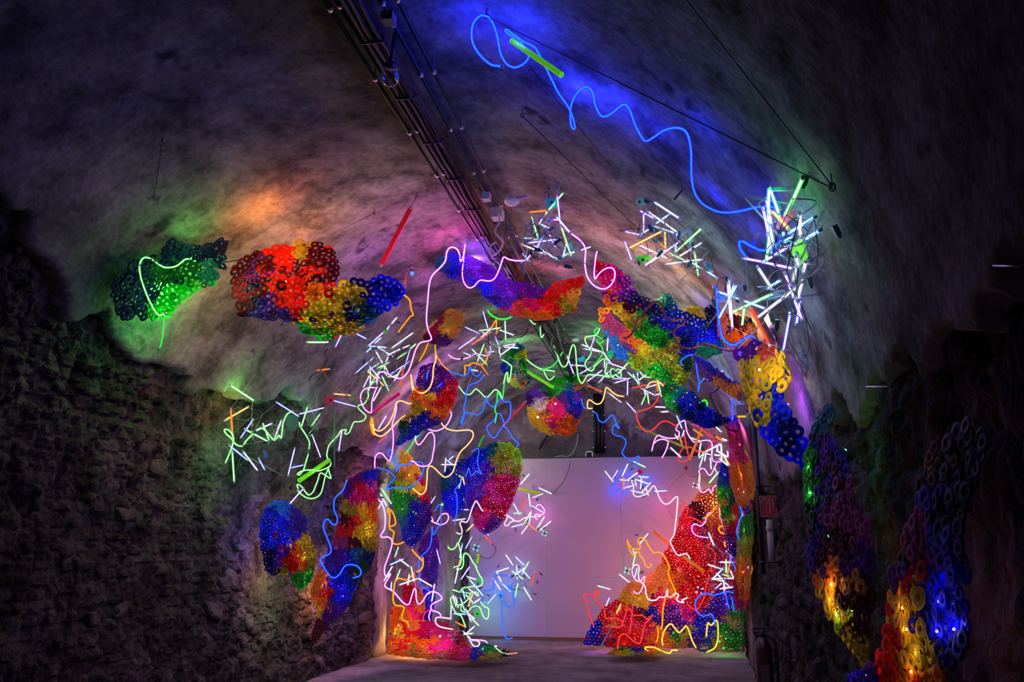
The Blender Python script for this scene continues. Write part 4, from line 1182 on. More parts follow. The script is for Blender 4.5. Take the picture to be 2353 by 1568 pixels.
c_ = cluster('big jagged tower of light tubes beside the plaster wall and wire anchor', [
    ('C1', '975 250 960 980 c;940 410 1010 800 w;1520 90 1390 380 g;1380 400 1250 650 g;1050 630 1290 890 y;885 590 960 940 v;1480 660 1490 1000 w;1330 950 1720 710 c;1260 1090 1380 1010 c;1010 860 935 1400 g;1000 800 1040 1110 w;960 980 1010 1240 v;580 1385 880 1440 v;930 1455 1370 1550 v;880 1440 1350 1160 v;1000 260 1130 630 c;1580 1060 1800 930 c;1425 1370 1440 1470 w'),
    ('C2', '1575 20 1540 170 w;1510 370 1450 600 w;1410 110 1385 290 w;810 130 1000 420 w;950 450 1150 320 c;1250 240 1510 950 v;810 910 1430 430 w;350 850 1010 550 g;570 770 540 1030 g;690 780 970 1350 r;1320 870 1215 1440 b;325 310 375 1080 w;300 380 345 930 v;175 515 480 620 c;590 660 910 780 c;445 400 170 910 c;400 400 350 560 c;1490 640 1430 1010 b')], 6.0, r=0.0082, group=G_CL, wires=60, boxes=10, rods=10, spread=0.12)
plate(c_, 'C1', '1470,1060 1560,1080 1620,1360 1480,1520 1400,1500 1310,1200', 5.92, (0.25, 0.75, 0.01), (1440, 1295, 34), 0.25)
plate(c_, 'C1', '1340,560 1400,590 1390,690 1140,920 1090,880 1110,780', 5.95, (0.5, 0.03, 0.15), None, 0.10)
plate(c_, 'C1', '740,975 830,960 700,1300 620,1290 625,1230', 6.0, (0.02, 0.04, 0.6), None, 0.10)
plate(c_, 'C2', '890,940 980,820 1110,1000 1000,1160', 6.0, (0.03, 0.06, 0.6), None, 0.12)
for q in ((1160, 760), (1320, 690), (1140, 860)):
    mb = MB()
    mb.ball(at(*zz('C1', *q), 5.93), 0.007, 8, 5)
    mb.build('red_led', glow('red_led', (8, 0.5, 0.2), 1.0, False), c_, origin=np.array(c_.location))
coil(c_, 'C1', 1010, 255, 1390, 225, 6.0, 32, 18)
coil(c_, 'C2', 360, 770, 1200, 520, 6.02, 36, 34)
coil(c_, 'C2', 150, 660, 700, 490, 6.05, 28, 30)
coil(c_, 'C1', 1060, 380, 1180, 600, 6.05, 26, 14)
coil(c_, 'C2', 1460, 470, 1500, 330, 5.95, 22, 8)
mb = MB()
mb.tube([at(*zz('C2', 290, 200), 5.97), at(*zz('C2', 265, 500), 5.97)], 0.008, 8)
mb.build('black_rod', M_BLACK, c_, origin=np.array(c_.location))
for i, (x, y) in enumerate(((640, 150), (830, 100), (700, 200), (600, 110))):
    mb = MB()
    mb.ball(at(*zz('C2', x, y), 5.95), 0.009, 8, 5)
    mb.build('orange_led', glow('orange_led', (9, 1.2, 0.1), 1.0, False), c_, origin=np.array(c_.location))
lamp(c_, off_wall(1858, 430, 0.14), (0.05, 1, 0.2), 1.0, 0.03)
lamp(c_, off_wall(1868, 520, 0.20), (0.15, 0.6, 1), 3.5, 0.03)
lamp(c_, off_wall(1855, 660, 0.20), (0.45, 0.7, 1), 2.5, 0.03)
lamp(c_, off_wall(1835, 790, 0.2), (0.1, 0.4, 1), 2.0, 0.03)
d_ = cluster('tangle of white and blue light tubes below the ember coloured sheet', [('D', '510 180 370 465 b;530 175 850 340 b;1140 250 915 450 v;1100 340 1020 410 c;1360 10 1280 100 w;1240 140 1215 185 w;1620 260 1300 490 w;895 465 1180 490 c;1040 480 1290 630 w;1560 460 1220 610 w;950 490 880 560 c;1670 440 1590 510 g;1590 510 1490 820 b;1510 580 1380 670 g;1020 550 1130 740 w;1160 780 1220 890 w;1560 730 1260 930 b;1230 640 1190 720 w;1240 735 1060 825 g;980 660 930 710 b;890 740 700 905 b;1070 755 900 865 c;920 800 1090 1000 v;890 880 1060 1030 y;930 870 935 1100 w;920 950 825 1135 v;1440 840 1330 1030 w;1470 850 1430 1120 r;1130 970 1230 1190 g;1100 1060 1150 1110 y;1110 1140 990 1360 w')], 9.6, r=0.0085, group=G_CL, wires=34, boxes=9, rods=9, spread=0.2)
plate(d_, 'D', '1110,240 1180,200 1245,215 1200,260 1140,270', 9.6, (0.03, 0.7, 0.05), None, 0.25)
e_ = cluster('tangle of white, blue and orange light tubes under the violet sheet', [('E', '695 130 790 465 b;345 455 610 580 b;550 650 220 885 v;620 525 1030 470 g;1030 510 1300 610 w;1135 330 1150 700 g;510 780 850 555 o;660 655 860 490 v;940 650 995 800 b;1330 790 990 850 v;1010 845 1400 870 w;1330 810 1050 1010 w;1010 850 1040 1040 w;720 790 590 1120 g;480 900 770 1200 g;310 965 460 1030 v;460 1310 590 1330 w;660 1210 785 1400 o;690 560 760 600 w;1070 850 1050 890 w;800 960 920 940 c')], 11.0, r=0.009, group=G_CL, wires=40, boxes=9, rods=8, spread=0.2)
f_ = cluster('long green tinted tangle of white light tubes under the slanting sheet', [('F', '715 280 640 490 v;490 440 840 570 w;515 510 810 565 v;970 260 950 545 v;870 570 1050 830 w;960 770 1290 885 v;190 650 310 970 v;260 820 480 835 v;440 980 620 880 v;900 735 900 855 w;845 925 580 1125 v;980 945 800 1140 v;1340 785 1160 985 g;1060 1080 1310 1070 v;1385 1070 1110 1155 v;1340 1110 1335 1380 v')], 11.6, r=0.0105, group=G_CL, wires=36, boxes=7, rods=9, spread=0.2)
plate(f_, 'F', '940,590 1030,525 1090,620 1010,715', 11.6, (0.02, 0.6, 0.35), None, 0.12)
plate(f_, 'F', '390,690 510,640 540,720 420,770', 11.6, (0.02, 0.25, 0.5), None, 0.1)
lamp(f_, at(*zz('F', 560, 700), 11.4), (0.1, 0.9, 0.5), 4, 0.05)
f2 = cluster('warm knot of orange and white light tubes beside the deep blue sheet', [('F', '1345 960 1560 1155 g;1690 1000 1550 1110 w;1525 960 1545 1100 c;1445 1000 1550 1190 c;1440 1255 1660 1200 r;1600 1265 1850 1390 v;1690 1250 1890 1190 w;1885 1090 1910 1310 o;1905 1100 1980 1410 g;1700 1340 1605 1560 g;1715 1360 1740 1550 g;1660 1280 1665 1360 w;1870 1385 1990 1350 w;980 1350 1210 1520 w;600 1220 820 1315 r'), ('M', '60 455 185 590 v')], 12.6, r=0.0105, group=G_CL, wires=40, boxes=6, rods=3, spread=0.2, wirecol=[plain('tan_wire', (0.32, 0.2, 0.14), 0.6), M_WIREG])
m_ = cluster('crowded white light tubes jammed against the pier corner', [('M', '460 515 590 520 w;540 585 630 580 w;755 640 825 810 c;855 845 830 930 w;730 900 770 960 w;785 900 835 1060 o;990 830 1110 915 o;940 940 1080 990 g;675 1085 810 1215 w;1090 1010 1060 1190 w;1300 930 1400 990 o;1390 960 1455 985 w;1300 790 1380 870 w;1360 1030 1150 1140 w;1370 1020 1375 1240 w;1310 1050 1320 1130 w;1310 1125 1465 1215 w;1350 1240 1470 1330 w;1400 1180 1475 1320 y;1130 1160 1070 1350 w;1220 1220 1230 1370 w;1280 1350 1300 1420 w;1245 1060 1240 1180 w;1130 1160 1070 1215 g;1455 1120 1465 1200 v;1330 1420 1210 1565 g;1070 1470 1060 1568 y;1160 1150 1140 1260 w;1280 1180 1360 1190 w;1080 1130 1220 1180 w')], 13.2, r=0.0115, group=G_CL, wires=50, boxes=8, rods=8, power=0.6, tint=(1, .75, .95), spread=0.25)
plate(m_, 'M', '885,1320 925,1365 885,1410 845,1360', 14.85, (0.6, 0.03, 0.1), (885, 1362, 12), 0.08)
n_ = cluster('starry white light tubes with blue neon at the top of the white partition', [('N', '385 340 505 495 w;565 330 495 450 v;715 235 635 410 w;805 200 970 280 g;605 465 790 480 w;655 435 655 600 o;880 345 710 470 w;875 415 1015 430 w;830 460 1010 520 w;915 430 905 590 w;825 480 840 555 w;1045 510 915 655 w;760 620 950 665 c;985 600 1015 690 w;1095 635 1285 625 c;650 590 790 550 w')], 14.86, r=0.0115, group=G_CL, wires=10, boxes=8, rods=0, lit=1, power=0.45, bx=0.6, tint=(.8, .62, 1), spread=0.05)
plate(n_, 'N', '895,295 945,350 895,400 845,345', 14.88, (0.65, 0.03, 0.12), (895, 348, 12), 0.1)
l1 = cluster('pinkish spray of light tubes on the partition beside the crimson sheet', [('L', '370 95 510 135 v;665 50 570 160 w;780 205 915 270 w;820 270 705 315 v;660 275 680 410 w;425 265 360 385 b;485 350 390 410 y;630 330 565 460 r;250 345 305 495 w;370 480 500 570 w;495 385 555 500 c;500 490 580 490 g;695 405 820 480 c;685 470 615 595 g;685 480 665 610 c;470 645 605 610 c;635 590 750 690 o;660 615 580 720 w;835 535 755 660 g;910 580 790 680 w')], 14.80, r=0.0115, group=G_CL, wires=10, boxes=10, rods=0, lit=1, power=0.45, bx=0.6, tint=(1, .6, .9), spread=0.05)
l2 = cluster('bluish spray of light tubes low on the white partition', [('L', '405 960 480 1070 w;515 985 605 1070 c;660 1040 590 1165 g;435 1105 300 1150 w;300 1150 350 1260 w;260 1225 340 1350 w;525 1085 535 1230 w;610 1105 505 1190 w;475 1145 595 1230 g;590 1130 675 1225 c;730 1155 695 1290 r;435 1195 445 1300 w;370 1290 455 1370 c;540 1280 510 1425 g;605 1325 690 1465 w;290 1405 205 1500 c')], 14.88, r=0.0115, group=G_CL, wires=10, boxes=12, rods=0, lit=1, power=0.45, bx=0.6, tint=(.5, .7, 1), spread=0.04, wirecol=[M_CABLE])
plate(l2, 'L', '300,1410 345,1375 385,1420 340,1460', 14.9, (0.02, 0.25, 0.6), (343, 1416, 10), 0.1)
lamp(l1, at(*zz('L', 760, 500), 14.8), PINK, 1.75, 0.03)
lamp(l2, at(*zz('L', 590, 1120), 14.85), (0.05, 0.35, 1), 2.0, 0.03)
lamp(l2, at(*zz('L', 330, 1350), 14.85), (0.05, 0.45, 1), 1.5, 0.03)
lamp(l2, at(*zz('L', 540, 1360), 14.88), (0.05, 1, 0.4), 0.62, 0.03)
for reg, x, y, par in (('L', 838, 717, l1), ('J', 1665, 1135, l2), ('O', 580, 530, None)):
    pass
j_ = cluster('loose light tubes scattered around the ring sheet in the stone niche', [('J', '120 170 275 405 g;100 255 200 440 w;145 355 70 490 v;420 490 710 575 w;990 310 825 560 b;390 1140 340 1275 g;270 1410 465 1325 c;420 1330 570 1440 w;1025 1175 1080 1390 b'), ('K', '265 90 145 300 w;385 135 330 280 g;525 200 505 350 w;640 265 385 355 w;670 265 870 380 w;555 90 595 300 g;260 320 250 440 c;905 355 865 600 w'), ('I', '235 350 120 545 v')], 12.3, r=0.0105, group=G_CL, wires=22, boxes=6, rods=4, power=0.6, spread=0.2)
k_ = cluster('chain of light tubes dropping down the partition edge at the pier', [('J', '1175 275 1175 515 g;1205 350 1310 335 c;1420 195 1480 390 w;1415 505 1540 515 v;1300 690 1490 660 w;1150 590 1190 660 w;1430 10 1390 140 w;1450 0 1475 95 y;1520 855 1620 755 y;1435 935 1385 1050 g;1595 960 1490 1160 b;1440 1085 1400 1300 v;1555 1455 1480 1568 v;1400 1350 1380 1440 o'), ('L', '135 635 205 735 c;170 745 230 820 r')], 14.3, r=0.0115, group=G_CL, wires=24, boxes=8, rods=3, power=0.6, tint=(.7, .85, 1), spread=0.15)
k2 = cluster('dense white and green light tubes heaped at the pier foot', [('K', '1260 100 1215 315 w;1425 95 1310 265 v;1400 235 1520 275 w;1430 275 1635 520 c;1195 435 1280 465 g;1330 440 1360 560 c;1480 640 1600 560 w;1380 510 1480 620 w;1415 410 1560 530 w;1480 490 1415 670 y;1220 540 1260 690 w;1190 530 1230 680 w;1155 650 1150 870 v;1200 790 1380 800 c;1380 730 1455 905 w;1400 780 1510 870 w;1460 860 1565 965 g;1300 570 1355 740 c;1230 920 1350 980 o;1500 985 1380 1090 w;1340 1060 1440 1160 w;1480 1085 1350 1100 w')], 13.9, r=0.0115, group=G_CL, wires=36, boxes=9, rods=4, power=0.6, spread=0.2)
plate(k2, 'K', '1530,250 1600,250 1610,310 1570,330', 14.0, (0.02, 0.7, 0.05), None, 0.2)
plate(k2, 'K', '1500,745 1590,745 1590,830 1500,830', 14.2, (0.02, 0.7, 0.05), (1545, 790, 14), 0.2)
lamp(k2, at(*zz('K', 1650, 740), 14.6), (0.1, 1, 0.35), 5, 0.04)
lamp(k2, at(*zz('K', 1180, 480), 13.8), (0.1, 1, 0.35), 3, 0.04)
i_ = cluster('small star of white light tubes above the blue sheet on the pier', [('I', '1095 965 1080 1150 w;1035 1055 1235 1055 w;1100 985 1265 1115 w;1200 935 1140 990 c;1240 1135 1110 1220 w;1160 1150 1330 1240 g;1340 1240 1360 1330 y;1320 1260 1285 1385 w')], 13.9, r=0.011, group=G_CL, wires=12, boxes=3, rods=2, spread=0.15)
g_ = cluster('green lit light tubes scattered on the rubble wall', [('G', '305 160 610 360 g;235 635 530 465 y;305 500 330 860 o;600 650 450 870 b;510 770 800 925 g;620 800 860 690 w;995 660 910 890 w;945 395 1235 580 b;1255 555 1585 470 v;1365 460 1285 720 g;1530 565 1440 695 g;1435 855 1545 1145 v;325 1090 350 1480 g;290 995 520 1180 b;480 1080 665 1325 w;700 1190 765 1310 b;1185 1045 1100 1390 v;1140 1300 1295 1265 b;755 700 825 895 g')], ('wall', 0.22), r=0.0078, group=G_CL, wires=34, boxes=8, rods=6, spread=0.16)
plate(g_, 'G', '1090,560 1230,580 1240,700 1200,790 1110,780 1070,700', ('wall', 0.25), (0.02, 0.45, 0.2), None, 0.06)
plate(g_, 'G', '740,1050 790,1070 830,1150 780,1160', ('wall', 0.2), (0.02, 0.15, 0.6), None, 0.06)
coil(g_, 'G', 290, 640, 300, 820, ('wall', 0.22), 12, 12)
lamp(g_, off_wall(*zz('G', 300, 200), 0.16), GREEN, 3.15, 0.03)
lamp(g_, off_wall(*zz('G', 180, 560), 0.16), (1, 0.35, 0.05), 3.6, 0.03)
lamp(g_, off_wall(*zz('G', 150, 950), 0.18), (0.05, 0.9, 0.45), 3.15, 0.03)
lamp(g_, off_wall(*zz('G', 110, 1180), 0.16), GREEN, 2.7, 0.03)
lamp(g_, off_wall(*zz('G', 600, 900), 0.20), (0.1, 1, 0.35), 4.5, 0.03)
lamp(g_, off_wall(*zz('G', 1100, 700), 0.20), (0.1, 1, 0.35), 3.6, 0.03)
o_ = cluster('white star of light tubes in front of the violet drape and red heap', [('O', '1555 460 1730 520 w;1700 430 1850 435 w;1770 410 1770 560 g;1730 510 1600 640 c;1600 630 1860 625 w;1660 570 1800 720 w;1830 345 1780 610 o;1740 640 1750 790 w;1700 750 1850 730 w;1820 530 1860 630 w;1730 670 1640 750 v;1600 630 1740 660 w;1730 580 1810 600 g;1800 270 1775 300 c'), ('N', '1900 1245 1970 1420 w')], 13.0, r=0.0115, group=G_CL, wires=26, boxes=4, rods=6, power=0.6, spread=0.12)
o2 = cluster('few white light tubes fixed on the partition above the red heap', [('O', '490 580 615 680 w;230 715 370 755 w;365 865 308 1000 v;830 90 735 205 w;685 310 650 470 g;700 505 670 620 c;650 285 670 330 c'), ('N', '1765 410 1745 600 y;2035 350 1905 510 g')], 14.86, r=0.0115, group=G_CL, wires=10, boxes=8, rods=0, lit=1, power=0.45, bx=0.6, tint=(.95, .62, 1), spread=0.04, wirecol=[M_CABLE, plain('amber_wire', (0.35, 0.2, 0.03), 0.5)])
lamp(o2, at(*zz('N', 1260, 800), 14.80), PINK, 1.4, 0.03)

def single_tube(label, reg, s, dep, r):
    q = s.split()
    A = depth_of(dep, *zz(reg, float(q[0]), float(q[1])))
    B = depth_of(dep, *zz(reg, float(q[2]), float(q[3])))
    root = thing('light_tube_lamp', label, 'light tube', (A + B) / 2)
    t = add_tube(root, A, B, q[4], r)
    return root
single_tube('single short green light tube under the green tip of the ember sheet', 'D', '-75 405 205 405 g', 6.6, 0.0075)
single_tube('single violet light tube leading to the red fan plate', 'D', '340 1365 680 1455 b', 9.6, 0.0085)
single_tube('single yellow light tube over the red fan plate', 'D', '340 1250 600 1275 y', 9.6, 0.008)
single_tube('short orange light tube hanging on a dark cord by the rubble wall', 'D', '70 865 250 845 o', 9.2, 0.008)
single_tube('violet tube standing by the knee of the white green neon', 'H', '785 545 750 780 v', 10.6, 0.009)
single_tube('slanting violet tube touching the top of the blue sheet', 'H', '300 1270 140 1450 v', 8.8, 0.008)
single_tube('tiny red light tube hanging under the amber neon bunch', 'H', '1330 620 1260 670 r', 11.2, 0.009)
single_tube('yellow light tube standing on the red heap', 'O', '505 940 435 1080 y', 13.55, 0.011)
q = thing('fan_plate', 'red diamond shaped acrylic fan plate beside the violet tube', 'fan', at(*zz('H', 645, 160), 9.7))
plate(q, 'H', '645,78 725,165 640,240 565,158', 9.7, (0.6, 0.04, 0.08), (645, 160, 18), 0.12)
for x, y in ((648, 92), (575, 158), (642, 228), (715, 165)):
    mb = MB()
    mb.ball(at(*zz('H', x, y), 9.68), 0.012, 8, 5)
    mb.build('red_led', glow('red_led', (8, 0.5, 0.2), 1.0, False), q, origin=np.array(q.location))
def fan(label, reg, x, y, rad, Y, rgb):
    c = at(*zz(reg, x, y), Y)
    root = thing('led_fan', label, 'fan', c)
    R = rad / REG[reg][2] / F_PX * Y
    mb = MB()
    mb.tube([c, c + [0, 0.02, 0]], R * 0.35, 10)
    mb.build('hub', M_BLACK, root, origin=c)
    for k in range(4):
        a_ = k * math.pi / 2 + 0.5
        p = c + R * np.array([math.cos(a_), 0, math.sin(a_)])
        mb = MB()
        mb.tube([c + (p - c) * 0.3, p], R * 0.12, 5)
        mb.build('blade', M_CLEAR, root, origin=c)
        mb = MB()
        mb.ball(p, R * 0.26, 8, 5)
        mb.build('led_bulb', glow('fan_led_%.1f_%.1f_%.1f' % rgb, tuple(5 * v for v in rgb), 1.0, False), root, origin=c)
fan('small fan with green lights beside the pinkish spray on the partition', 'L', 838, 717, 26, 14.9, (0.02, 0.9, 0.3))
fan('small fan with green lights near the lime acrylic stub', 'J', 1665, 1135, 48, 14.9, (0.02, 0.8, 0.35))
fan('small fan with green lights between partition and red heap', 'O', 580, 535, 34, 14.9, (0.02, 0.9, 0.3))
fan('small fan with violet lights next to the yellow tube on the partition', 'N', 1700, 548, 36, 14.9, (0.25, 0.2, 1.0))
fan('small fan with violet lights lying on the red heap', 'O', 1452, 770, 40, 13.6, (0.2, 0.15, 1.0))
# ------------------------------------------------------------------ neon ropes
rope('long blue neon rope zigzagging under the vault crown to the tower of tubes', 'R3', '262,398 200,385 130,320 90,240 95,150 130,100 165,95 205,120 240,210 262,320 300,385 350,405 405,380 430,340 420,300 370,240 310,205 290,185 300,178 330,200 400,250 460,280 490,320 540,420 575,490 610,560 660,630 690,690 708,760 698,775 685,750 680,680 690,620 720,560 760,525 790,525 815,560 830,630 860,690 890,700 930,680 985,635 1015,632 1040,665 1070,750 1110,825 1135,848 1180,825 1240,785 1300,768 1350,775 1385,810 1405,900 1408,1050 1425,1150 1470,1220 1540,1262 1610,1277 1700,1268 1800,1245 1870,1238 1910,1250', 'b', (3.95, 5.9), r=0.0066, wob=0.04, gain=3.3, gain_end=1.5)
rope('green neon rope crooked like a hook in front of the navy sheet', 'T', '690,280 660,285 610,325 560,338 510,332 440,285 400,270 370,285 355,330 360,390 380,460 420,560 465,640 490,660 525,650', 'e', 5.35, r=0.0058)
rope('short green neon stick hanging below the navy sheet', 'T', '522,680 515,770 500,860 490,880', 'g', 5.4, r=0.0045, wob=0.01)
rope('pink neon rope looping from the crown cluster over the pink sheet', ['A', 'P'], ['1170,625 1230,620 1300,650 1400,780 1480,860 1640,980 1720,1060 1760,1130 1780,1220 1768,1400', '1160,330 1175,400 1215,455 1270,482 1320,470 1355,420 1360,365 1335,340 1290,350 1250,385 1228,415 1222,370 1230,280 1240,232'], 'p', (5.7, 6.4), r=0.0062)
rope('tall pink neon rope falling from a hook past the ochre pouch into the tube tangle', ['P', 'D'], ['348,185 335,270 318,295 312,250 290,210 250,203 225,235 215,295 180,340 130,390 108,450 95,580 88,690 100,760 120,825', '1760,410 1700,480 1660,570 1610,740 1560,870 1480,970 1400,1000 1300,970 1200,910 1120,890 1070,920 1050,980 1040,1080'], 'p', (8.6, 9.5), r=0.0085)
rope('magenta neon rope swinging under the violet sheet to the crown cluster', 'P', '350,182 340,280 330,380 345,445 375,475 410,465 450,425 510,430 550,410 580,350 600,290 612,268 650,285 710,293 760,285 800,245', 'p', (8.6, 6.0), r=0.0068)
rope('small pink neon loop above the magenta acrylic tube', 'D', '1040,1150 920,1150 820,1190 775,1280 790,1400 850,1510 940,1560 955,1500 960,1380 1000,1240 1040,1150', 'p', 9.6, r=0.0078)
rope('white green neon rope winding from the tangle down to the green tube', ['D', 'H'], ['1380,930 1330,960 1250,975 1190,940 1160,860 1160,780', '1125,0 1115,120 1060,210 1000,225 990,260 1040,310 1085,360 1060,410 1000,430 940,435 910,490 880,560 840,585 825,570 840,530 780,540 755,570 740,600 690,650 630,720 610,780 600,840 612,900'], 'e', (9.6, 10.2), r=0.0075)
rope('short curved green white neon in the blue white tangle', 'D', '1050,1035 980,1070 930,1130 905,1200', 'e', 9.7, r=0.0078)
rope('tall white green neon bow on the rubble wall beside the green tube', 'H', '650,950 640,980 590,1010 500,1040 400,1030 310,1040 260,1090 235,1080 270,1050 310,1030 340,930 370,830 385,700 360,630 310,550 270,490 260,450', 'e', 9.4, r=0.0075)
rope('white green neon bent like a boot under the green tube', 'H', '620,1000 630,1060 650,1135 590,1100 540,1070 510,1080 490,1150 460,1230 430,1300 380,1340 340,1310 290,1240 250,1210 230,1220 240,1250', 'e', 9.5, r=0.0072)
rope('large white green neon hoop under the green tube', 'H', '610,1030 580,1110 560,1200 530,1310 480,1365 410,1385 340,1370 280,1330 245,1290', 'e', 9.5, r=0.0072)
rope('green white neon curl at the dark edge of the rubble wall', 'G', '230,1230 265,1150 310,1040 340,930 330,850 290,790 235,765 215,780 240,830 310,890 350,950 400,990 450,1000', 'e', ('wall', 0.3), r=0.0066)
rope('white green neon wave between the tubes on the rubble wall', 'G', '490,970 530,910 600,840 660,780 720,750 780,780 840,850 900,915 940,890 970,850 1000,890 1015,790 1025,700 1050,620 1090,550 1150,520', 'e', ('wall', 0.3), r=0.007)
rope('amber neon tail dangling from the blue end of the ember sheet', 'T', '2145,525 2180,560 2190,620 2205,660 2185,670 2130,740 2105,775', 'a', (6.4, 8.4), r=0.0062)
rope('thin amber neon strand left of the ochre pouch tip', 'P', '100,850 70,920 40,970', 'a', 10.4, r=0.007)
rope('amber neon strand falling from the ochre pouch to the blue neon', 'P', '145,860 155,930 200,1000 240,1035', 'a', 10.5, r=0.007)
rope('amber neon rope hanging in a deep U over the purple sheet', ['P', 'Y'], ['150,900 150,960 135,1020 130,1090 110,1150 70,1185 30,1180 0,1150', '1550,40 1560,130 1570,200 1545,245 1480,225 1445,245 1420,330 1380,400 1330,440 1290,430 1265,390'], 'h', (10.5, 11.2), r=0.0085)
rope('long amber neon rope waving right across to the star on the pier', 'Y', '1270,350 1280,420 1290,460 1330,480 1370,460 1420,410 1480,350 1530,325 1545,360 1545,440 1560,470 1600,440 1660,370 1715,335 1750,360 1800,420 1870,440 1960,435 1995,450 1995,490 1960,540 1910,590 1880,650 1850,740 1800,775 1760,750 1720,710 1690,695 1670,720 1665,800 1655,870 1620,900 1580,870 1540,840', 'h', (11.2, 12.2), r=0.0088)
rope('bunch of short amber neon under the magenta acrylic tube', 'Y', '1262,345 1275,400 1270,440 1285,470 1265,430 1258,380 1272,350', 'a', 11.2, r=0.0088)
rope('pink neon rope running straight down the stone corner', 'I', '375,160 380,260 350,380 320,480 335,600 335,750 320,880 300,960 275,1000 230,960 180,900 130,890 85,930 70,1000 70,1100', 'p', 11.2, r=0.0088)
rope('pink neon rope looping under the purple orange sheet', 'I', '585,1005 640,1015 690,1060 760,1080 840,1065 890,1000 910,900 930,780 930,660 900,600 870,590 830,620 760,720 710,770 670,740 655,670 670,600 720,550 790,520 850,545 930,570 1020,550 1100,490 1150,410 1175,330 1155,270', 'p', 11.4, r=0.0088)
rope('blue neon rope bent like a heart before the yellow green sheet', 'I', '430,1090 390,1140 385,1155 370,1040 360,950 335,880 310,845 280,840 265,865 275,920 310,970 340,1010 400,1050 470,1065 550,1050 630,1025 720,1015 760,1040 775,1120 745,1210 690,1290 610,1360 540,1395 430,1390 330,1390 240,1410 275,1340 350,1260 355,1230 310,1180 230,1130 115,1100', 'b', 11.6, r=0.0085)
rope('green neon strip between purple sheet and the niche sheet', 'I', '800,495 750,545 710,620 650,680 610,760 560,830 515,890', 'g', 11.5, r=0.009)
rope('blue neon ring in front of the purple sheet', 'P', '100,1040 90,1090 110,1150 150,1155 190,1120 210,1070 240,1045 290,1055 340,1070 370,1050 380,1010', 'b', (10.7, 11), r=0.0085)
rope('blue neon rope dropping to a slim teardrop loop', 'P', '475,1070 440,1110 380,1135 360,1170 355,1230 340,1290 345,1330 325,1395 322,1380 345,1330 380,1320 430,1335 465,1310 480,1260 490,1215', 'b', (11, 11.4), r=0.0085)
rope('blue neon rope meandering before the dark end of the vault', 'P', '490,1215 505,1255 540,1280 570,1250 590,1225 620,1250 650,1245 658,1290 650,1350 620,1390 605,1370 590,1330 565,1330 545,1370 500,1410 500,1440 525,1480 555,1485 590,1430 610,1412 640,1440 670,1490 710,1530 700,1548', 'b', (11.4, 12.5), r=0.009)
rope('small blue neon cup under the orange squiggle', 'E', '440,1240 460,1330 520,1410 580,1435 630,1400 660,1350', 'b', 11.0, r=0.008)
rope('orange neon squiggle below the tube tangle', 'E', '330,1400 335,1300 335,1225 400,1220 480,1175 560,1180 640,1215 690,1190 760,1130 785,1040 760,950 750,890', 'a', 11.0, r=0.008)
rope('orange neon peak in the tangle under the violet sheet', 'E', '800,520 870,450 920,370 960,310 965,370 960,440 980,520 960,580', 'a', 11.0, r=0.0078)
rope('pink neon rope passing under the white blue orange tangle', 'E', '0,1000 60,1050 140,1085 240,1092 340,1080 440,1045 540,990 640,1000 740,1025 810,1010 845,950 845,860 830,760', 'p', 11.0, r=0.0085)
rope('white green neon wave between blue drop and green pouch', 'P', '310,1145 345,1190 385,1195 420,1160 450,1180 490,1218 520,1195 550,1165 580,1180 600,1225', 'e', 11.6, r=0.0085)
rope('white neon hairpin on the left edge of the green pouch', 'E', '1080,1110 1160,1150 1240,1210 1265,1260 1240,1450 1200,1560 1190,1400 1180,1360 1150,1400 1130,1480 1110,1568', 'e', 11.4, r=0.0085)
rope('green neon line hanging below the white hairpin', 'P', '625,1050 615,1110 600,1225 570,1180 565,1240 550,1300 560,1330 553,1385', 'g', 11.6, r=0.008)
rope('white neon zigzag on the cables under the violet sheet', 'E', '1630,300 1680,360 1720,395 1770,370 1820,320 1845,330 1840,500 1860,660 1916,600', 'e', 10.6, r=0.0078)
rope('green neon arc just under the belly of the violet sheet', 'E', '785,110 830,180 900,240 1000,285 1100,295 1190,280 1270,245', 'g', 10.4, r=0.0105)
rope('green white neon garland running out of the green pouch', 'P', '760,955 800,990 850,1020 890,1030 950,1040', 'e', 11.8, r=0.0095)
rope('green neon branch swinging up from the garland', 'P', '870,1030 890,1025 940,1005 975,965 1005,915', 'g', 11.8, r=0.0085)
rope('green neon tail under the garland', 'P', '880,1035 900,1080 920,1098 935,1090 950,1075', 'e', 11.8, r=0.008)
rope('white green neon rope bouncing in U bends under the crown cables', 'F', '-60,470 -30,560 0,620 30,710 80,820 130,855 180,820 210,750 240,600 280,470 315,435 345,500 360,650 375,850 400,1030 430,1120 475,1165 530,1090 580,1010 680,1005 840,1020 960,1045 1050,1035 1130,990 1200,940', 'e', 11.5, r=0.0092)
rope('green neon ribbon shaped like a bell in the green tinted tangle', 'F', '800,110 795,160 735,250 600,275 540,290 535,360 570,440 630,530 645,600 600,680 545,750 535,830 580,900 650,930 690,900 720,840 790,770 860,710 920,700 950,750 930,870 910,950 940,1000 1000,1030', 'e', 11.5, r=0.0092)
rope('green neon leaf loop on top of the green tinted tangle', 'F', '780,100 720,160 720,230 735,250 800,290 870,330 870,370 840,400 770,390 740,350', 'g', 11.5, r=0.0085)
rope('teal green neon bow inside the green tinted tangle', 'F', '800,410 860,500 855,620 790,720 690,840', 'g', 11.7, r=0.0085)
rope('white neon horseshoe at the lower end of the green tinted tangle', 'F', '1080,1070 1020,1000 1015,920 1060,885 1095,910 1110,980 1150,1040 1210,1050 1215,970 1190,910 1140,900 1130,930', 'e', 11.8, r=0.0092)
rope('white green neon tick below the slanting sheet', 'F', '1565,935 1640,1030 1700,1050 1785,1055', 'e', 12.2, r=0.0095)
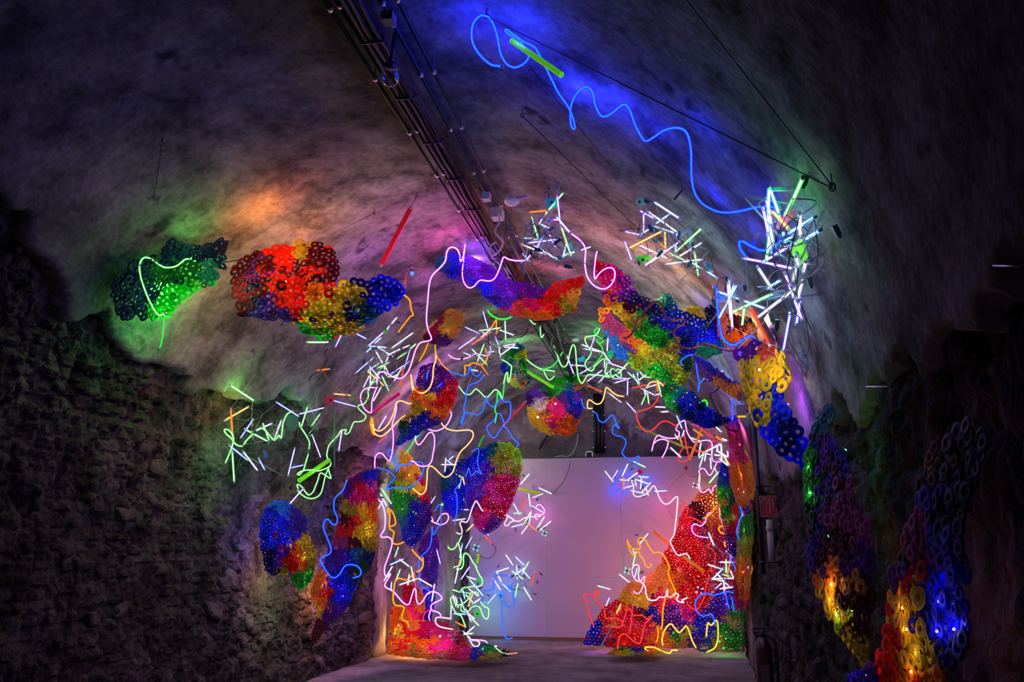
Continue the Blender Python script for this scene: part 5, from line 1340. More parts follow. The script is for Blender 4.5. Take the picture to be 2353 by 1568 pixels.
rope('warm white neon arch in the orange knot', 'F', '1690,1250 1760,1160 1840,1135 1940,1150 2030,1225', 'h', 12.6, r=0.0098)
rope('amber neon rope sagging in front of the dark end wall', 'F', '660,1640 590,1640 575,1568 590,1500 620,1480 680,1520 750,1560 830,1540 880,1450 910,1330 935,1245 1000,1290 1070,1350 1160,1400 1260,1415', 'h', 12.4, r=0.009)
rope('blue neon rope wriggling down the dark end wall to the partition', ['Q', 'N'], ['375,1105 410,1130 430,1190 475,1215 520,1180 565,1140 590,1165 610,1230 640,1265 625,1275 600,1240 575,1265 570,1320 610,1350 660,1360 700,1390 710,1430 690,1480 672,1510', '635,60 650,110 720,160 780,195 830,140 880,120 870,180 815,270'], 'b', (12.8, 14.8), r=0.0092)
rope('tiny blue neon hook beside the patchwork bag', 'Q', '255,990 270,1050 295,1070', 'b', 12.4, r=0.008)
rope('blue neon squiggle beneath the starry tubes on the partition', 'N', '550,510 470,560 430,620 470,670 530,650 590,595 630,620 660,680 700,670 710,630 690,590', 'b', 14.85, r=0.0085, wob=0.02)
rope('blue neon squiggle behind the starry tubes on the partition', 'N', '510,490 560,430 580,380 620,370 660,400 720,440 760,430 750,350 720,290 650,300 620,330', 'b', 14.88, r=0.0075, wob=0.02)
rope('small blue neon hairpin right of the starry tubes', 'N', '900,400 1000,400 1040,430 1020,475 980,500 990,560 950,560 930,520', 'b', 14.88, r=0.0085, wob=0.02)
rope('red neon rope bulging out from the deep blue sheet', 'Q', '1050,930 1020,1000 960,1060 880,1090 825,1110 820,1160 850,1240 900,1295 945,1310 1000,1280 1060,1220 1110,1200 1170,1220 1240,1265', 'r', 12.7, r=0.0098)
rope('magenta neon rope bent in steps under the deep blue sheet', 'M', '410,1120 430,1030 460,950 500,910 560,930 640,950 760,940 790,870 745,830 770,760 860,705 880,790 900,870 940,940 990,1000 1060,1000 1130,980 1210,985 1245,1040 1240,1150 1250,1250 1300,1280 1370,1275', 'p', 13.0, r=0.0095)
rope('magenta neon cane inside the stepped one', 'M', '440,1020 490,980 560,965 630,990 625,1060 590,1150 550,1220', 'p', 13.0, r=0.0095)
rope('red neon rope running below the deep blue sheet tip', 'M', '980,760 1060,790 1130,850 1220,920 1300,945 1400,985', 'r', 13.0, r=0.0095)
rope('red neon rope knotted above the partition edge', 'M', '860,900 880,1020 900,1130 920,1230 860,1265 800,1270 775,1240 800,1150 850,1085 920,1070 1000,1100 1060,1135 1140,1130 1190,1090 1230,1030 1290,960', 'r', 13.2, r=0.0092)
rope('pink neon rope curling down the partition beside the yellow tube', 'N', '2030,190 1980,290 1950,360 1915,400 1880,370 1840,310 1790,300 1755,340 1770,400 1765,520 1775,620 1800,650 1850,640 1900,600 1930,660 1950,620 1970,570 2015,545', 'p', 13.9, r=0.0098)
rope('white pink neon rope running from the starry tubes down onto the red heap', ['N', 'O'], ['770,500 800,550 795,640 810,690 860,710 950,690 1020,640 1070,570 1100,555 1130,600 1170,710 1210,780 1270,820 1330,800 1380,750 1430,710 1445,740 1435,900 1415,1100 1390,1270', '1100,180 1130,260 1170,330 1200,350 1240,340 1290,330 1320,360 1335,400'], 'w', ('heap', 0.14), r=0.0105)
rope('thin red neon squiggle left of the dark red tuft', 'N', '1820,1110 1740,1060 1650,1020 1560,1015 1590,930 1580,870 1550,870 1520,930 1490,950 1465,930 1480,870 1530,810 1520,780 1490,800', 'r', ('heap', 0.14), r=0.0085)
rope('yellow neon twist at the top of the orange drape', 'N', '2020,835 1980,890 1940,950 1870,1010 1820,1030', 'a', 14.0, r=0.011)
rope('magenta neon hook on the upper red heap', 'N', '1945,940 1890,960 1860,1030 1840,1090 1780,1140 1700,1110 1655,1150 1665,1230 1720,1280 1790,1300 1890,1310', 'p', ('heap', 0.14), r=0.0098)
rope('yellow neon U by the green violet drape', 'N', '2130,1145 2060,1150 2045,1190 2080,1240 2140,1255', 'a', 13.6, r=0.011)
rope('small yellow neon C by the green violet drape', 'N', '2165,1355 2130,1390 2140,1430 2175,1445', 'a', 13.4, r=0.0105)
rope('long amber neon rope stepping down from the partition over the red heap', 'O', '580,165 610,230 660,270 720,275 740,240 715,190 720,150 760,140 800,165 840,240 900,315 960,310 1010,340 1060,420 1090,500 1075,540 1090,620 1130,710 1160,790 1150,830 1080,850 1040,840 1030,900 1010,1000 1005,1130 1000,1200 985,1230', 'a', ('heap', 0.14), r=0.0105)
rope('amber neon flick below the start of the long amber rope', 'O', '580,165 600,250 640,330 665,345 720,305 735,350 765,385', 'a', 14.6, r=0.01)
rope('amber neon fish hook on the partition', 'O', '765,385 785,420 800,470 840,495 875,470 860,450', 'a', 14.6, r=0.01)
rope('short amber neon stick at the foot of the red heap', 'O', '945,1210 955,1290 945,1360 930,1395', 'a', ('heap', 0.14), r=0.0098)
rope('white pink neon rope crossing the middle of the red heap', 'O', '640,530 655,480 700,462 725,500 715,580 730,650 780,700 800,740 805,800 830,870 870,890 930,885 970,850 1040,850 1065,765 1070,840 1110,850 1160,805 1200,830 1175,870 1200,905 1260,915 1240,890 1300,860', 'w', ('heap', 0.14), r=0.0105)
rope('magenta neon fold behind the white pink rope on the heap', 'O', '640,530 650,590 690,650 740,660 790,600 780,680 750,770 710,810 660,780', 'p', ('heap', 0.14), r=0.0085)
rope('red neon rope looping over the left slope of the heap', 'O', '175,1185 130,1070 95,920 55,840 90,815 180,830 240,810 225,770 190,800 200,880 300,980 320,1100 380,1105 470,1110 530,1180 460,1215 390,1200', 'r', ('heap', 0.14), r=0.0098)
rope('red neon rope humping along the front of the heap to the floor', 'O', '520,1180 550,1100 580,990 610,990 650,1060 700,1070 760,1070 830,1115 890,1065 840,1130 800,1170 770,1270 745,1380 720,1410 660,1380 600,1330 560,1295 510,1305 480,1360 465,1440 470,1490', 'r', ('heap', 0.14), r=0.0098)
rope('short upright red neon stick on the heap front', 'O', '645,965 635,1100 620,1245', 'r', ('heap', 0.14), r=0.0085)
rope('yellow white neon rope shaped like an M at the heap foot', 'O', '1010,1435 1000,1370 1020,1270 1070,1195 1110,1175 1150,1220 1200,1275 1240,1250 1285,1200 1320,1250 1360,1370 1410,1465', 'y', ('heap', 0.14), r=0.0105)
rope('white yellow neon rope over the green corner of the heap', 'O', '1530,1325 1550,1165 1590,1190 1650,1130 1670,1200 1670,1350 1640,1450 1580,1495 1520,1510', 'y', ('heap', 0.14), r=0.0105)
rope('yellow neon zigzag lying on the flat ring mat', 'O', '835,1510 795,1465 830,1450 920,1460 1000,1500 1090,1525 1120,1490 1190,1490', 'y', (12.95, 12.9), r=0.0105, wob=0.0)
rope('blue neon rope curling in a big loop right of the heap', 'O', '1640,1185 1610,1080 1580,1055 1500,1080 1440,1050 1400,970 1410,890 1460,830 1530,805 1620,830 1720,800 1800,785 1850,800', 'b', ('heap', 0.3), r=0.0105)
rope('blue neon strand hanging left under the white star', 'O', '1755,790 1780,900 1800,980', 'b', 12.9, r=0.009)
rope('blue neon strand hanging at the pier under the white star', 'O', '1840,860 1850,940 1860,1010', 'b', 12.9, r=0.009)
rope('blue neon bend over the white star', 'O', '1900,385 1820,370 1830,420 1870,480 1880,540', 'b', 12.95, r=0.009)
rope('blue neon rod bowed along the pier corner drape', 'V', '1415,835 1425,880 1400,960 1388,1010 1405,1065', 'b', 12.3, r=0.0085)
rope('red neon line falling behind the white star', 'O', '1640,330 1630,460 1600,470 1570,600 1540,680 1520,750 1500,860 1440,980 1390,1005 1310,940', 'r', ('heap', 0.14), r=0.008)
rope('small red neon bend beside the single white tube on the heap', 'O', '1610,90 1580,190 1560,250 1600,275', 'r', ('heap', 0.14), r=0.0085)
rope('pink white neon squiggle through the pinkish spray', 'L', '305,435 325,400 355,410 350,450 310,490 310,520 340,545 390,515 425,520 400,580 390,620 420,630 460,590 500,575 550,580 610,545 680,530 800,525', 'w', 14.7, r=0.0105, wob=0.02)
rope('small pink neon loop at the end of the pinkish spray', 'L', '745,420 760,395 800,400 835,450 830,490 790,510 740,500 735,540 760,560', 'p', 14.75, r=0.011, wob=0.02)
rope('pink white neon rope peaking before the crimson sheet', 'J', '1350,890 1400,910 1435,890 1430,820 1405,750 1430,700 1500,720 1540,680 1580,560 1620,450 1665,370 1700,410 1750,500 1780,535', 'w', 13.9, r=0.0105)
rope('blue neon rope winding from the bluish spray down to the floor', ['L', 'K'], ['155,1490 140,1480 140,1420 165,1370 230,1355 265,1320 270,1220 290,1180 330,1190 420,1195 440,1230 440,1350 460,1315 480,1400 490,1500 460,1540 420,1535 380,1490 360,1500', '1915,720 1920,800 1935,1000 1960,1120 1990,1165 2060,1160'], 'b', (14.8, 14.7), r=0.0105, wob=0.02)
rope('orange neon loop pinned on the niche corner', 'J', '250,520 225,560 220,510 240,495 290,540 330,630 350,730 320,770 250,775 255,640 250,540', 'a', 12.3, r=0.01)
rope('orange neon rope stepping across the niche', 'J', '250,780 260,830 320,880 310,960 300,1040 340,1075 420,1070 520,1020 600,965 650,960 675,1000 650,1080 620,1160 680,1240 780,1345', 'a', 12.4, r=0.0105)
rope('amber neon rope twisting down to the slumped orange sheet', ['J', 'K'], ['795,1310 800,1400 770,1490', '610,180 540,240 490,280 430,275 370,260 320,290 300,380 285,500 285,600 320,660 420,680 450,710 420,800 415,860 450,900 495,910 520,990'], 'a', (12.5, 12.1), r=0.0105)
rope('pink neon rope descending the stone corner and rippling over the niche', ['J', 'K'], ['65,345 130,420 170,550 180,700 165,830 110,930 130,965 220,960 280,1000 290,1080 260,1200 200,1370 170,1460', '155,180 185,240 240,190 235,220 180,310 155,370 200,410 280,450 350,530 430,620 490,655 530,630 560,530 600,420 625,440 630,560 650,630 690,640 740,580 800,490 870,460 950,480 1010,540 1000,580 920,620 860,660 850,710 880,745 960,770 990,800 1000,840'], 'p', (12.2, 12.6), r=0.0105)
rope('pink neon drop inside the magenta arch', 'K', '850,735 820,830 830,880', 'p', 12.7, r=0.009)
rope('magenta neon arch standing behind the slumped sheet', 'K', '850,730 770,770 735,840 735,885', 'm', 12.8, r=0.009)
rope('orange pink neon pin over the pink ripple', 'K', '610,180 615,310 620,400', 'm', 12.4, r=0.0085)
rope('white neon oval around the red cable tie tuft', 'K', '1150,865 960,845 920,880 930,940 1000,990 1180,1025', 'w', 12.6, r=0.0105)
rope('thin blue neon line zigzagging down the niche', ['J', 'K'], ['1000,520 1060,430 1090,470 1090,600 1095,770 1040,800 970,925 950,790 930,1050 870,1180 740,1310 730,1450', '670,60 675,180 690,330 740,400 810,430 830,490'], 'b', (13.4, 13.0), r=0.0085)
rope('pink neon loop on the far niche edge', 'J', '935,635 960,690 930,690 1010,735 1100,755 1180,720 1215,650 1200,590 1150,575 1090,610 1030,715', 'p', 13.4, r=0.0098)
rope('thin blue neon line on the small blue pier sheet', 'J', '1430,20 1390,100 1330,170 1315,240 1345,240 1360,400 1350,560 1320,745', 'b', 13.8, r=0.008)
rope('blue neon line outlining the blue corner of the olive topped sheet', 'I', '1480,860 1550,820 1570,870 1550,1000 1570,1110 1610,1190 1580,1180 1530,1150 1490,1200 1460,1210 1440,1160 1420,1100 1395,1190 1350,1250', 'b', 14.0, r=0.0085)
rope('white green neon rope looping down through the tubes at the pier foot', ['J', 'K'], ['1190,1055 1210,1130 1270,1165 1330,1130 1370,1060 1400,1150 1425,1300 1400,1420 1310,1455 1330,1480 1420,1480 1460,1400 1460,1280 1490,1225 1550,1260 1620,1380 1680,1450', '1520,80 1580,210 1625,290 1600,370 1500,380 1350,400 1300,440 1310,465 1400,480 1440,500 1400,580 1320,650 1300,720 1330,760 1400,760 1470,690 1540,675 1590,710 1620,790 1660,860 1700,860 1720,780 1710,710 1650,680 1590,600'], 'e', (14.2, 14.0), r=0.011)
rope('white neon hook among the tubes at the pier foot', 'K', '1440,490 1500,465 1550,480 1570,540', 'e', 14.0, r=0.011)
rope('white green neon bend low on the pier edge', 'K', '1155,650 1150,560 1180,550 1220,640 1270,660 1330,640', 'e', 13.7, r=0.01)
rope('white green neon diagonal falling to the cable ties', 'K', '1160,660 1200,740 1250,800 1300,820 1350,930 1370,990', 'e', 13.6, r=0.01)
rope('white neon loop lying on the blue tail of rings', 'K', '1400,1120 1440,1200 1500,1280 1560,1270 1580,1230 1540,1195 1470,1190 1430,1180', 'w', 12.9, r=0.0105, wob=0.01)
rope('pink neon strip over the blue tail of rings', 'K', '1430,1180 1550,1185 1650,1195 1700,1230', 'p', 12.5, r=0.009, wob=0.01)
rope('white pink neon curve at the tip of the ring tail', 'K', '1840,1280 1810,1280 1850,1330 1920,1380 2020,1400 2135,1385', 'w', (13.0, 12.6), r=0.0105, wob=0.0)
rope('blue neon rope winding down the tall sheet on the rubble wall', 'Y', '1085,805 1060,870 1005,925 995,1000 1020,1070 1010,1115 980,1110 955,1080 930,1090 920,1140 950,1220 975,1290 960,1330 900,1360 910,1400 960,1480 1000,1500 1040,1470 1070,1420 1110,1405 1160,1415 1190,1450 1180,1485 1140,1500', 'b', (10.2, 9.8), r=0.009)
rope('blue neon rope hanging in a J from the tower of tubes to the yellow sheet', 'C2', '90,430 115,440 120,520 130,640 140,850 170,1080 220,1260 300,1350 390,1375 480,1340 580,1270 680,1235 760,1270 830,1350 865,1410', 'b', (6.1, 6.2), r=0.0088)
rope('blue neon loop sticking out left of the tower of tubes', 'C1', '600,1360 520,1250 490,1170 500,1110 560,1110 640,1160 740,1210 800,1240 900,1250 1020,1230 1100,1170 1170,1090 1200,1010', 'b', 6.05, r=0.0086)
rope('short blue neon stub below the loop in the tower', 'C2', '150,560 200,600 280,570', 'b', 6.05, r=0.008)
rope('short blue neon hook on the mauve sheet', 'Q', '1285,620 1270,590 1310,550 1370,520 1410,525', 'b', 7.2, r=0.006)
rope('blue neon Y shaped stick in front of the pale vault', 'Q', '1435,610 1440,690 1465,800 1455,895 1460,830 1505,775', 'b', 7.4, r=0.006)
rope('straight blue neon rod above the pier drape', 'Q', '1800,980 1803,1080 1805,1170', 'b', 8.6, r=0.008)
rope('green neon arc on the upper edge of the deep blue sheet', 'Q', '1480,1005 1520,985 1545,1015 1535,1065', 'g', 8.6, r=0.008)

# ------------------------------------------------------------------ acrylic tubes and bars
LIME, MAG = (0.22, 0.85, 0.01), (0.75, 0.01, 0.10)
hollow_tube('thick lime green acrylic tube threaded on the blue neon at the crown', 'R3', 330, 245, 628, 450, (4.05, 3.95), 15, LIME, 0.28)
hollow_tube('lime acrylic tube slanting out of the green pouch', 'P', 730, 1018, 940, 1145, (11.8, 11.0), 8, LIME, 0.28)
hollow_tube('short green acrylic stub above the blue corner of the olive sheet', 'P', 475, 1475, 440, 1550, 12.6, 6, (0.02, 0.6, 0.04), 0.2)
hollow_tube('fat green acrylic tube on the rubble wall under white green neon', 'H', 625, 910, 260, 1160, (9.7, 9.2), 11, LIME, 0.22)
hollow_tube('magenta acrylic tube pointing up from the amber neon bunch', 'D', 1395, 1255, 955, 1560, (9.4, 9.9), 9, (0.75, 0.01, 0.22), 0.18)
hollow_tube('lime acrylic tube touching the crimson sheet on the partition', 'L', 555, 220, 785, 265, 14.7, 7, (0.4, 0.75, 0.01), 0.12)
hollow_tube('upright lime acrylic stub on the partition', 'L', 95, 955, 80, 1050, 14.96, 6.5, (0.4, 0.85, 0.01), 0.2)
hollow_tube('long olive green acrylic tube before the dark end wall', 'M', 190, 785, 910, 1095, (13.4, 13.2), 5.5, (0.25, 0.5, 0.01), 0.06)
hollow_tube('orange acrylic tube slanting under the deep blue sheet tip', 'M', 1110, 800, 930, 1245, 13.0, 5.5, (0.8, 0.35, 0.01), 0.12)
hollow_tube('amber acrylic tube stuck into the red heap', 'O', 1265, 370, 1490, 535, (13.7, 13.1), 7.5, (0.85, 0.4, 0.01), 0.14)
hollow_tube('dull amber acrylic tube against the partition above the heap', 'O', 890, 60, 1090, 220, 14.6, 6, (0.6, 0.2, 0.02), 0.03)
hollow_tube('clear acrylic rod leaning at the foot of the heap', 'O', 390, 1215, 270, 1440, (13.2, 13.1), 4, (0.55, 0.45, 0.6), 0.0)
def flat_bar(label, reg, x0, y0, x1, y1, Y, wpx, rgb):
    A, B = at(*zz(reg, x0, y0), Y), at(*zz(reg, x1, y1), Y)
    c = (A + B) / 2
    d = B - A
    L = np.linalg.norm(d); d /= L
    n = np.array([0, 1.0, 0])
    w = np.cross(d, n); w /= np.linalg.norm(w)
    R = np.stack([d, w, np.cross(d, w)], 1)
    root = thing('acrylic_bar', label, 'acrylic bar', c)
    mb = MB()
    W = wpx * Y / F_PX
    mb.box(c, (L, W, 0.012), R)
    mb.build('bar', tinted('acrylic_bar_red', rgb, 0.2, 0.02), root, smooth=False, origin=c)
    mb = MB()
    for q in (A - d * 0.012, B + d * 0.012):
        mb.box(q, (0.03, W * 0.5, 0.02), R)
    mb.build('clip', M_GREYMETAL, root, smooth=False, origin=c)
flat_bar('flat crimson acrylic bar hanging between ember sheet and crown cables', 'W', 318, 942, 190, 1190, 6.6, 12, (0.45, 0.008, 0.03))
flat_bar('flat crimson acrylic bar hanging before the dark end of the vault', 'P', 757, 1250, 615, 1400, 12.4, 6, (0.45, 0.008, 0.06))
# ------------------------------------------------------------------ cable run along the crown
M_BROWN = wall_mat('old_timber', (0.03, 0.02, 0.016), (0.13, 0.08, 0.06), scale=3, stretch=(1, 0.2, 1), bump=0.6, fine=30)
Y0, Y1 = 1.2, 14.9
t = thing('cable_tray', 'dark timber cable tray with bundled cables running along the vault crown', 'cable tray', (-1.5, 8, 4.2))
o0 = np.array(t.location)
rs = np.random.RandomState(8)
def run(x, z, r, mat, name, wig=0.0, par=None, sides=6, y0=Y0, y1=Y1):
    n = 60
    ys_ = np.linspace(y0, y1, n)
    P = np.stack([x + wig * np.cumsum(rs.randn(n)) * 0.25, ys_, z + wig * rs.randn(n) * 0.5], 1)
    mb = MB()
    mb.tube(P, r, sides)
    return mb.build(name, mat, par or t, origin=o0)
mb = MB()
mb.box((-1.50, (Y0 + Y1) / 2, 4.235), (0.10, Y1 - Y0, 0.07))
mb.build('beam', M_BROWN, t, smooth=False, origin=o0)
for dx, dz, rr in ((-0.045, 4.185, 0.012), (-0.02, 4.180, 0.010), (0.005, 4.183, 0.013), (0.03, 4.18, 0.009), (0.05, 4.19, 0.011)):
    run(-1.50 + dx, dz, rr, M_CABLE if rr > 0.0095 else M_BROWN, 'cable', 0.012)
for y in np.arange(1.6, 14.8, 0.62):
    mb = MB()
    mb.tube([(-1.565, y, 4.19), (-1.565, y, 4.165), (-1.435, y, 4.165), (-1.435, y, 4.19)], 0.008, 5)
    mb.build('strap', M_BLACK, t, origin=o0)
def conduit(label, x, z, r):
    root = thing('conduit', label, 'conduit', (x, 8, z), 'conduits along the crown')
    oo = np.array(root.location)
    mb = MB()
    mb.tube([(x, Y0, z), (x, Y1, z)], r, 8)
    mb.build('pipe', M_BLACK, root, origin=oo)
    zc = ZS + math.sqrt(RV ** 2 - (x - XC) ** 2)
    for y in np.arange(1.7, 14.8, 0.72):
        mb = MB()
        mb.tube([(x, y - 0.016, z), (x, y + 0.016, z)], r * 1.45, 8)
        mb.tube([(x, y, z), (x, y, zc)], r * 0.4, 5)
        mb.build('clamp', M_GREYMETAL, root, origin=oo)
conduit('thin black conduit on the outer side of the timber cable tray', -1.66, 4.25, 0.013)
conduit('thin black conduit hugging the timber cable tray', -1.61, 4.26, 0.011)
conduit('black conduit with bright clamps beside the cable tray', -1.375, 4.25, 0.013)
conduit('outermost black conduit with bright clamps nearest the blue neon', -1.295, 4.26, 0.012)

def ball_lamp(label, px, py, Y, rpx):
    c = at(px, py, Y)
    r = rpx * Y / F_PX
    root = thing('globe_lamp', label, 'lamp', c)
    mb = MB()
    mb.ball(c, r, 18, 12)
    m, nt, out = new_mat('lamp_glass')
    tr = nt.nodes.new('ShaderNodeBsdfTransparent')
    tr.inputs[0].default_value = (0.8, 0.75, 0.82, 1)
    gl = nt.nodes.new('ShaderNodeBsdfGlossy')
    gl.inputs['Roughness'].default_value = 0.08
    mx = nt.nodes.new('ShaderNodeMixShader')
    mx.inputs[0].default_value = 0.32
    nt.links.new(tr.outputs[0], mx.inputs[1])
    nt.links.new(gl.outputs[0], mx.inputs[2])
    nt.links.new(mx.outputs[0], out.inputs[0])
    mb.build('globe', m, root, origin=c)
    mb = MB()
    mb.tube([c + [0, 0, r * 0.85], c + [0, 0, r * 1.35]], r * 0.55, 10)
    mb.tube([c + [0, 0, r * 1.3], c + [0.02, 0, 4.22 - c[2]]], 0.012, 6)
    mb.build('socket', M_BLACK, root, origin=c)
ball_lamp('clear unlit globe lamp hanging off the cable tray', 897, 176, 4.1, 28)
def junction(label, px, py, Y, s, mat, lidmat=None):
    c = at(px, py, Y)
    root = thing('junction_box', label, 'junction box', c)
    mb = MB()
    mb.box(c, s)
    mb.build('box', mat, root, smooth=False, origin=c)
    mb = MB()
    mb.box(c + [0, -s[1] * 0.05, -s[2] * 0.55], (s[0] * 0.9, s[1] * 0.9, s[2] * 0.15))
    mb.tube([c + [0, s[1] * .5, 0], c + [0, s[1] * .5 + 0.05, 0.01]], 0.012, 6)
    mb.build('lid', lidmat or mat, root, smooth=False, origin=c)
M_PALEBOX = plain('pale_plastic', (0.35, 0.33, 0.36), 0.6)
junction('grey junction box at the near end of the cable tray', 893, 42, 3.7, (0.06, 0.07, 0.04), plain('dull_plastic', (0.16, 0.15, 0.17), 0.6))
junction('pale junction box beside the hanging cable tail', 1143, 492, 6.4, (0.09, 0.12, 0.07), M_PALEBOX)
junction('small pale socket box above the cable tail', 1118, 452, 6.1, (0.06, 0.08, 0.05), M_PALEBOX)
cable('pale cable tail drooping from the junction box to the crown cluster', 'W', '715,960 720,1000 700,1045 735,1090 720,1130 690,1150 680,1110 705,1090', 6.3, 0.008, M_PALEBOX)
cable('orange cable crossing the conduits by the pale junction box', 'W', '735,935 760,925 775,950 810,1040', 6.3, 0.006, plain('orange_cable', (0.55, 0.12, 0.02), 0.5))
def spot_lamp(label, px, py, Y):
    c = at(px, py, Y)
    root = thing('oval_lamp', label, 'lamp', c)
    mb = MB()
    mb.ball(c, 0.06, 12, 8, sq=(1, 1, 0.6))
    mb.build('diffuser', plain('frosted_shell', (0.5, 0.45, 0.5), 0.35), root, origin=c)
    mb = MB()
    mb.tube([c + [0.03, 0, 0.02], c + [0.12, 0, 0.03]], 0.014, 6)
    mb.build('neck', M_PALEBOX, root, origin=c)
spot_lamp('small oval frosted lamp beside the crown conduits', 1176, 463, 6.15)
spot_lamp('small oval frosted lamp near the far end of the crown', 1322, 780, 11.8)
cable('tangle of dark cables dropping from the tray beside green neon', 'P', '880,700 900,760 940,800 930,850 960,900 1000,960 1040,1040 1060,1100', (9.6, 12.5), 0.012, M_CABLE)
cable('second dark cable dropping along the crown to the far wall', 'P', '950,700 980,800 1010,900 1060,1000 1090,1080', (9.8, 12.8), 0.012, M_CABLE)
cable('black cord with plugs curving down beside the green pouch', 'E', '1640,380 1600,450 1580,540 1520,610 1480,640 1400,655 1330,670', 10.9, 0.006, M_CABLE)

# ------------------------------------------------------------------ wires, hooks
anchor = hit(1912, 427, 0.04)
wire_line('taut steel wire from the top edge down to the wall anchor', hit(1562, -20, 0.05), anchor)
wire_line('taut steel wire carrying the blue neon to the wall anchor', hit(1118, 38, 0.10), anchor + [0, 0, -0.01])
wire_line('thin steel wire from a ceiling eye past the crown to the wide tangle', hit(1200, 266, 0.04), at(1470, 530, 6.0), r=0.003)
wire_line('thin steel wire running from the lime tube to the teal plate', at(1215, 150, 4.4), at(1470, 465, 6.0), r=0.003, eyes=(False, False))
wire_line('short wire holding the wide tangle from its ceiling hook', hit(1477, 395, 0.03), at(1492, 455, 6.0), r=0.003, eyes=(True, False))
wire_line('short hook wire holding the triangular tangle', hit(1261, 432, 0.03), at(1261, 455, 5.7), r=0.003, eyes=(True, False))
wire_line('thin wire above the flat crimson bar', hit(957, 452, 0.03), at(943, 480, 6.6), r=0.003, eyes=(True, False))
wire_line('thin wire from the crimson bar down to the ember sheet', at(877, 607, 6.6), at(850, 645, 6.45), r=0.0025, eyes=(False, False))
wire_line('thin wire stretched between the navy sheet and the ember sheet', at(518, 603, 5.7), at(552, 597, 6.1), r=0.004, eyes=(False, False))
wire_line('thin long thread rising from the green hook neon', at(336, 590, 5.45), hit(372, 330, 0.03), r=0.002, eyes=(False, True))
wire_line('thin wire slanting behind the ember sheet to the vault', at(720, 560, 6.5), hit(860, 490, 0.05), r=0.002, eyes=(False, True))
wire_line('short black rod jutting from the vault beside the wide tangle', hit(1550, 458, 0.16), hit(1567, 438, 0.02), r=0.006, eyes=(False, False))
wire_line('thin metal rod stub on the dark near wall', hit(1990, 889, 0.02), hit(2040, 889, 0.03), r=0.003, eyes=(False, False), mat=M_GREYMETAL)
wire_line('thin metal rod stub high on the dark near wall', hit(2282, 610, 0.02), hit(2345, 612, 0.03), r=0.003, eyes=(False, False), mat=M_GREYMETAL)

M_BRCABLE = plain('brown_cable', (0.12, 0.03, 0.04), 0.6)
cable('brown cable curling over the arched sheet', 'Q', '690,345 740,330 790,270 820,180 880,100 950,20 1010,-30 1070,0 1110,110 1180,160 1300,155 1300,200 1220,250 1200,300 1250,410 1340,455 1430,440 1500,405', 6.55, 0.008, M_BRCABLE)
cable('brown spiral cable stretched to the yellow sheet', 'Q', '1500,405 1600,430 1760,475 1880,470', (6.5, 6.3), 0.008, M_BRCABLE)
cable('dark looped cable below the twisted strip', 'Q', '1510,790 1580,775 1650,780 1665,850 1620,900 1560,890 1530,840 1570,900 1600,1000 1650,1100 1700,1180 1740,1260 1800,1300 1860,1300', (6.9, 8.4), 0.008, M_BRCABLE)
cable('red brown spiral cable hanging beside the tower of tubes', 'C2', '1010,1130 1060,1210 1100,1300 1110,1400 1140,1520', 6.1, 0.008, M_BRCABLE)
cable('thin red cord between the blue spark and the violet sheet', 'T', '2150,490 2150,420 2165,370 2185,345 2250,345 2353,340', (6.4, 8), 0.004, plain('red_cord', (0.25, 0.02, 0.05), 0.5))
c = at(*zz('T', 2197, 378), 6.6)
sp = thing('spark_lamp', 'tiny bright blue bulb on the thin red cord', 'lamp', c)
mb = MB(); mb.ball(c, 0.016, 10, 7); mb.build('bulb', glow('spark_blue', (0.1, 0.5, 9), 1.0), sp, origin=c)
mb = MB(); mb.tube([c + [0, 0, 0.014], c + [-0.01, 0, 0.05]], 0.009, 6); mb.build('socket', M_BLACK, sp, origin=c)
cable('orange and black cord hanging from the short orange tube', 'D', '160,880 220,980 300,1080 380,1150 460,1220 600,1300 760,1345 940,1350', 9.4, 0.006, plain('ochre_cord', (0.35, 0.16, 0.02), 0.6))
cable('dark cord with small plugs running up the rubble wall', 'D', '240,510 180,600 230,680 190,760 140,840 60,900 -30,960 -70,1040', 9.0, 0.006, M_CABLE)
cable('grey cord with a plug hanging by the violet tubes', 'D', '45,1250 50,1330 55,1480 45,1568', 9.0, 0.006, M_WIREG)
cable('green tube stand pipe on the rubble wall', 'H', '690,270 690,500 692,700 692,1000', 10.9, 0.012, plain('green_pipe', (0.06, 0.2, 0.07), 0.6), cat='pipe', name='wall_pipe', wob=0)

# ------------------------------------------------------------------ end wall fittings
def wall_conduit(label, px, py0, py1):
    A, B = at(px, py0, Y_END - 0.06), at(px, py1, Y_END - 0.06)
    B = np.array([A[0], A[1], B[2]])
    root = thing('wall_conduit', label, 'conduit', (A + B) / 2)
    oo = np.array(root.location)
    mb = MB(); mb.tube([A, B], 0.028, 8); mb.build('pipe', M_BLACK, root, origin=oo)
    for z in np.linspace(B[2] + 0.1, A[2] - 0.1, 4):
        mb = MB(); mb.box((A[0], A[1] + 0.01, z), (0.11, 0.05, 0.02)); mb.build('clamp', M_GREYMETAL, root, smooth=False, origin=oo)
wall_conduit('black conduit on the end wall, the one closer to the patchwork bag', 1366, 905, 1042)
wall_conduit('black conduit in the middle of the three on the end wall', 1374, 905, 1042)
wall_conduit('black conduit on the end wall nearest the amber neon sag', 1383, 905, 1042)
c = at(1354, 1046, Y_PART + 0.05)
root = thing('box_fan', 'small white square fan standing on the partition top', 'fan', c)
mb = MB()
for dx, dz, sx, sz in ((0, .055, .13, .02), (0, -.055, .13, .02), (.055, 0, .02, .13), (-.055, 0, .02, .13)):
    mb.box(c + [dx, 0, dz], (sx, 0.05, sz))
mb.build('housing', plain('white_plastic', (0.6, 0.58, 0.6), 0.5), root, smooth=False, origin=c)
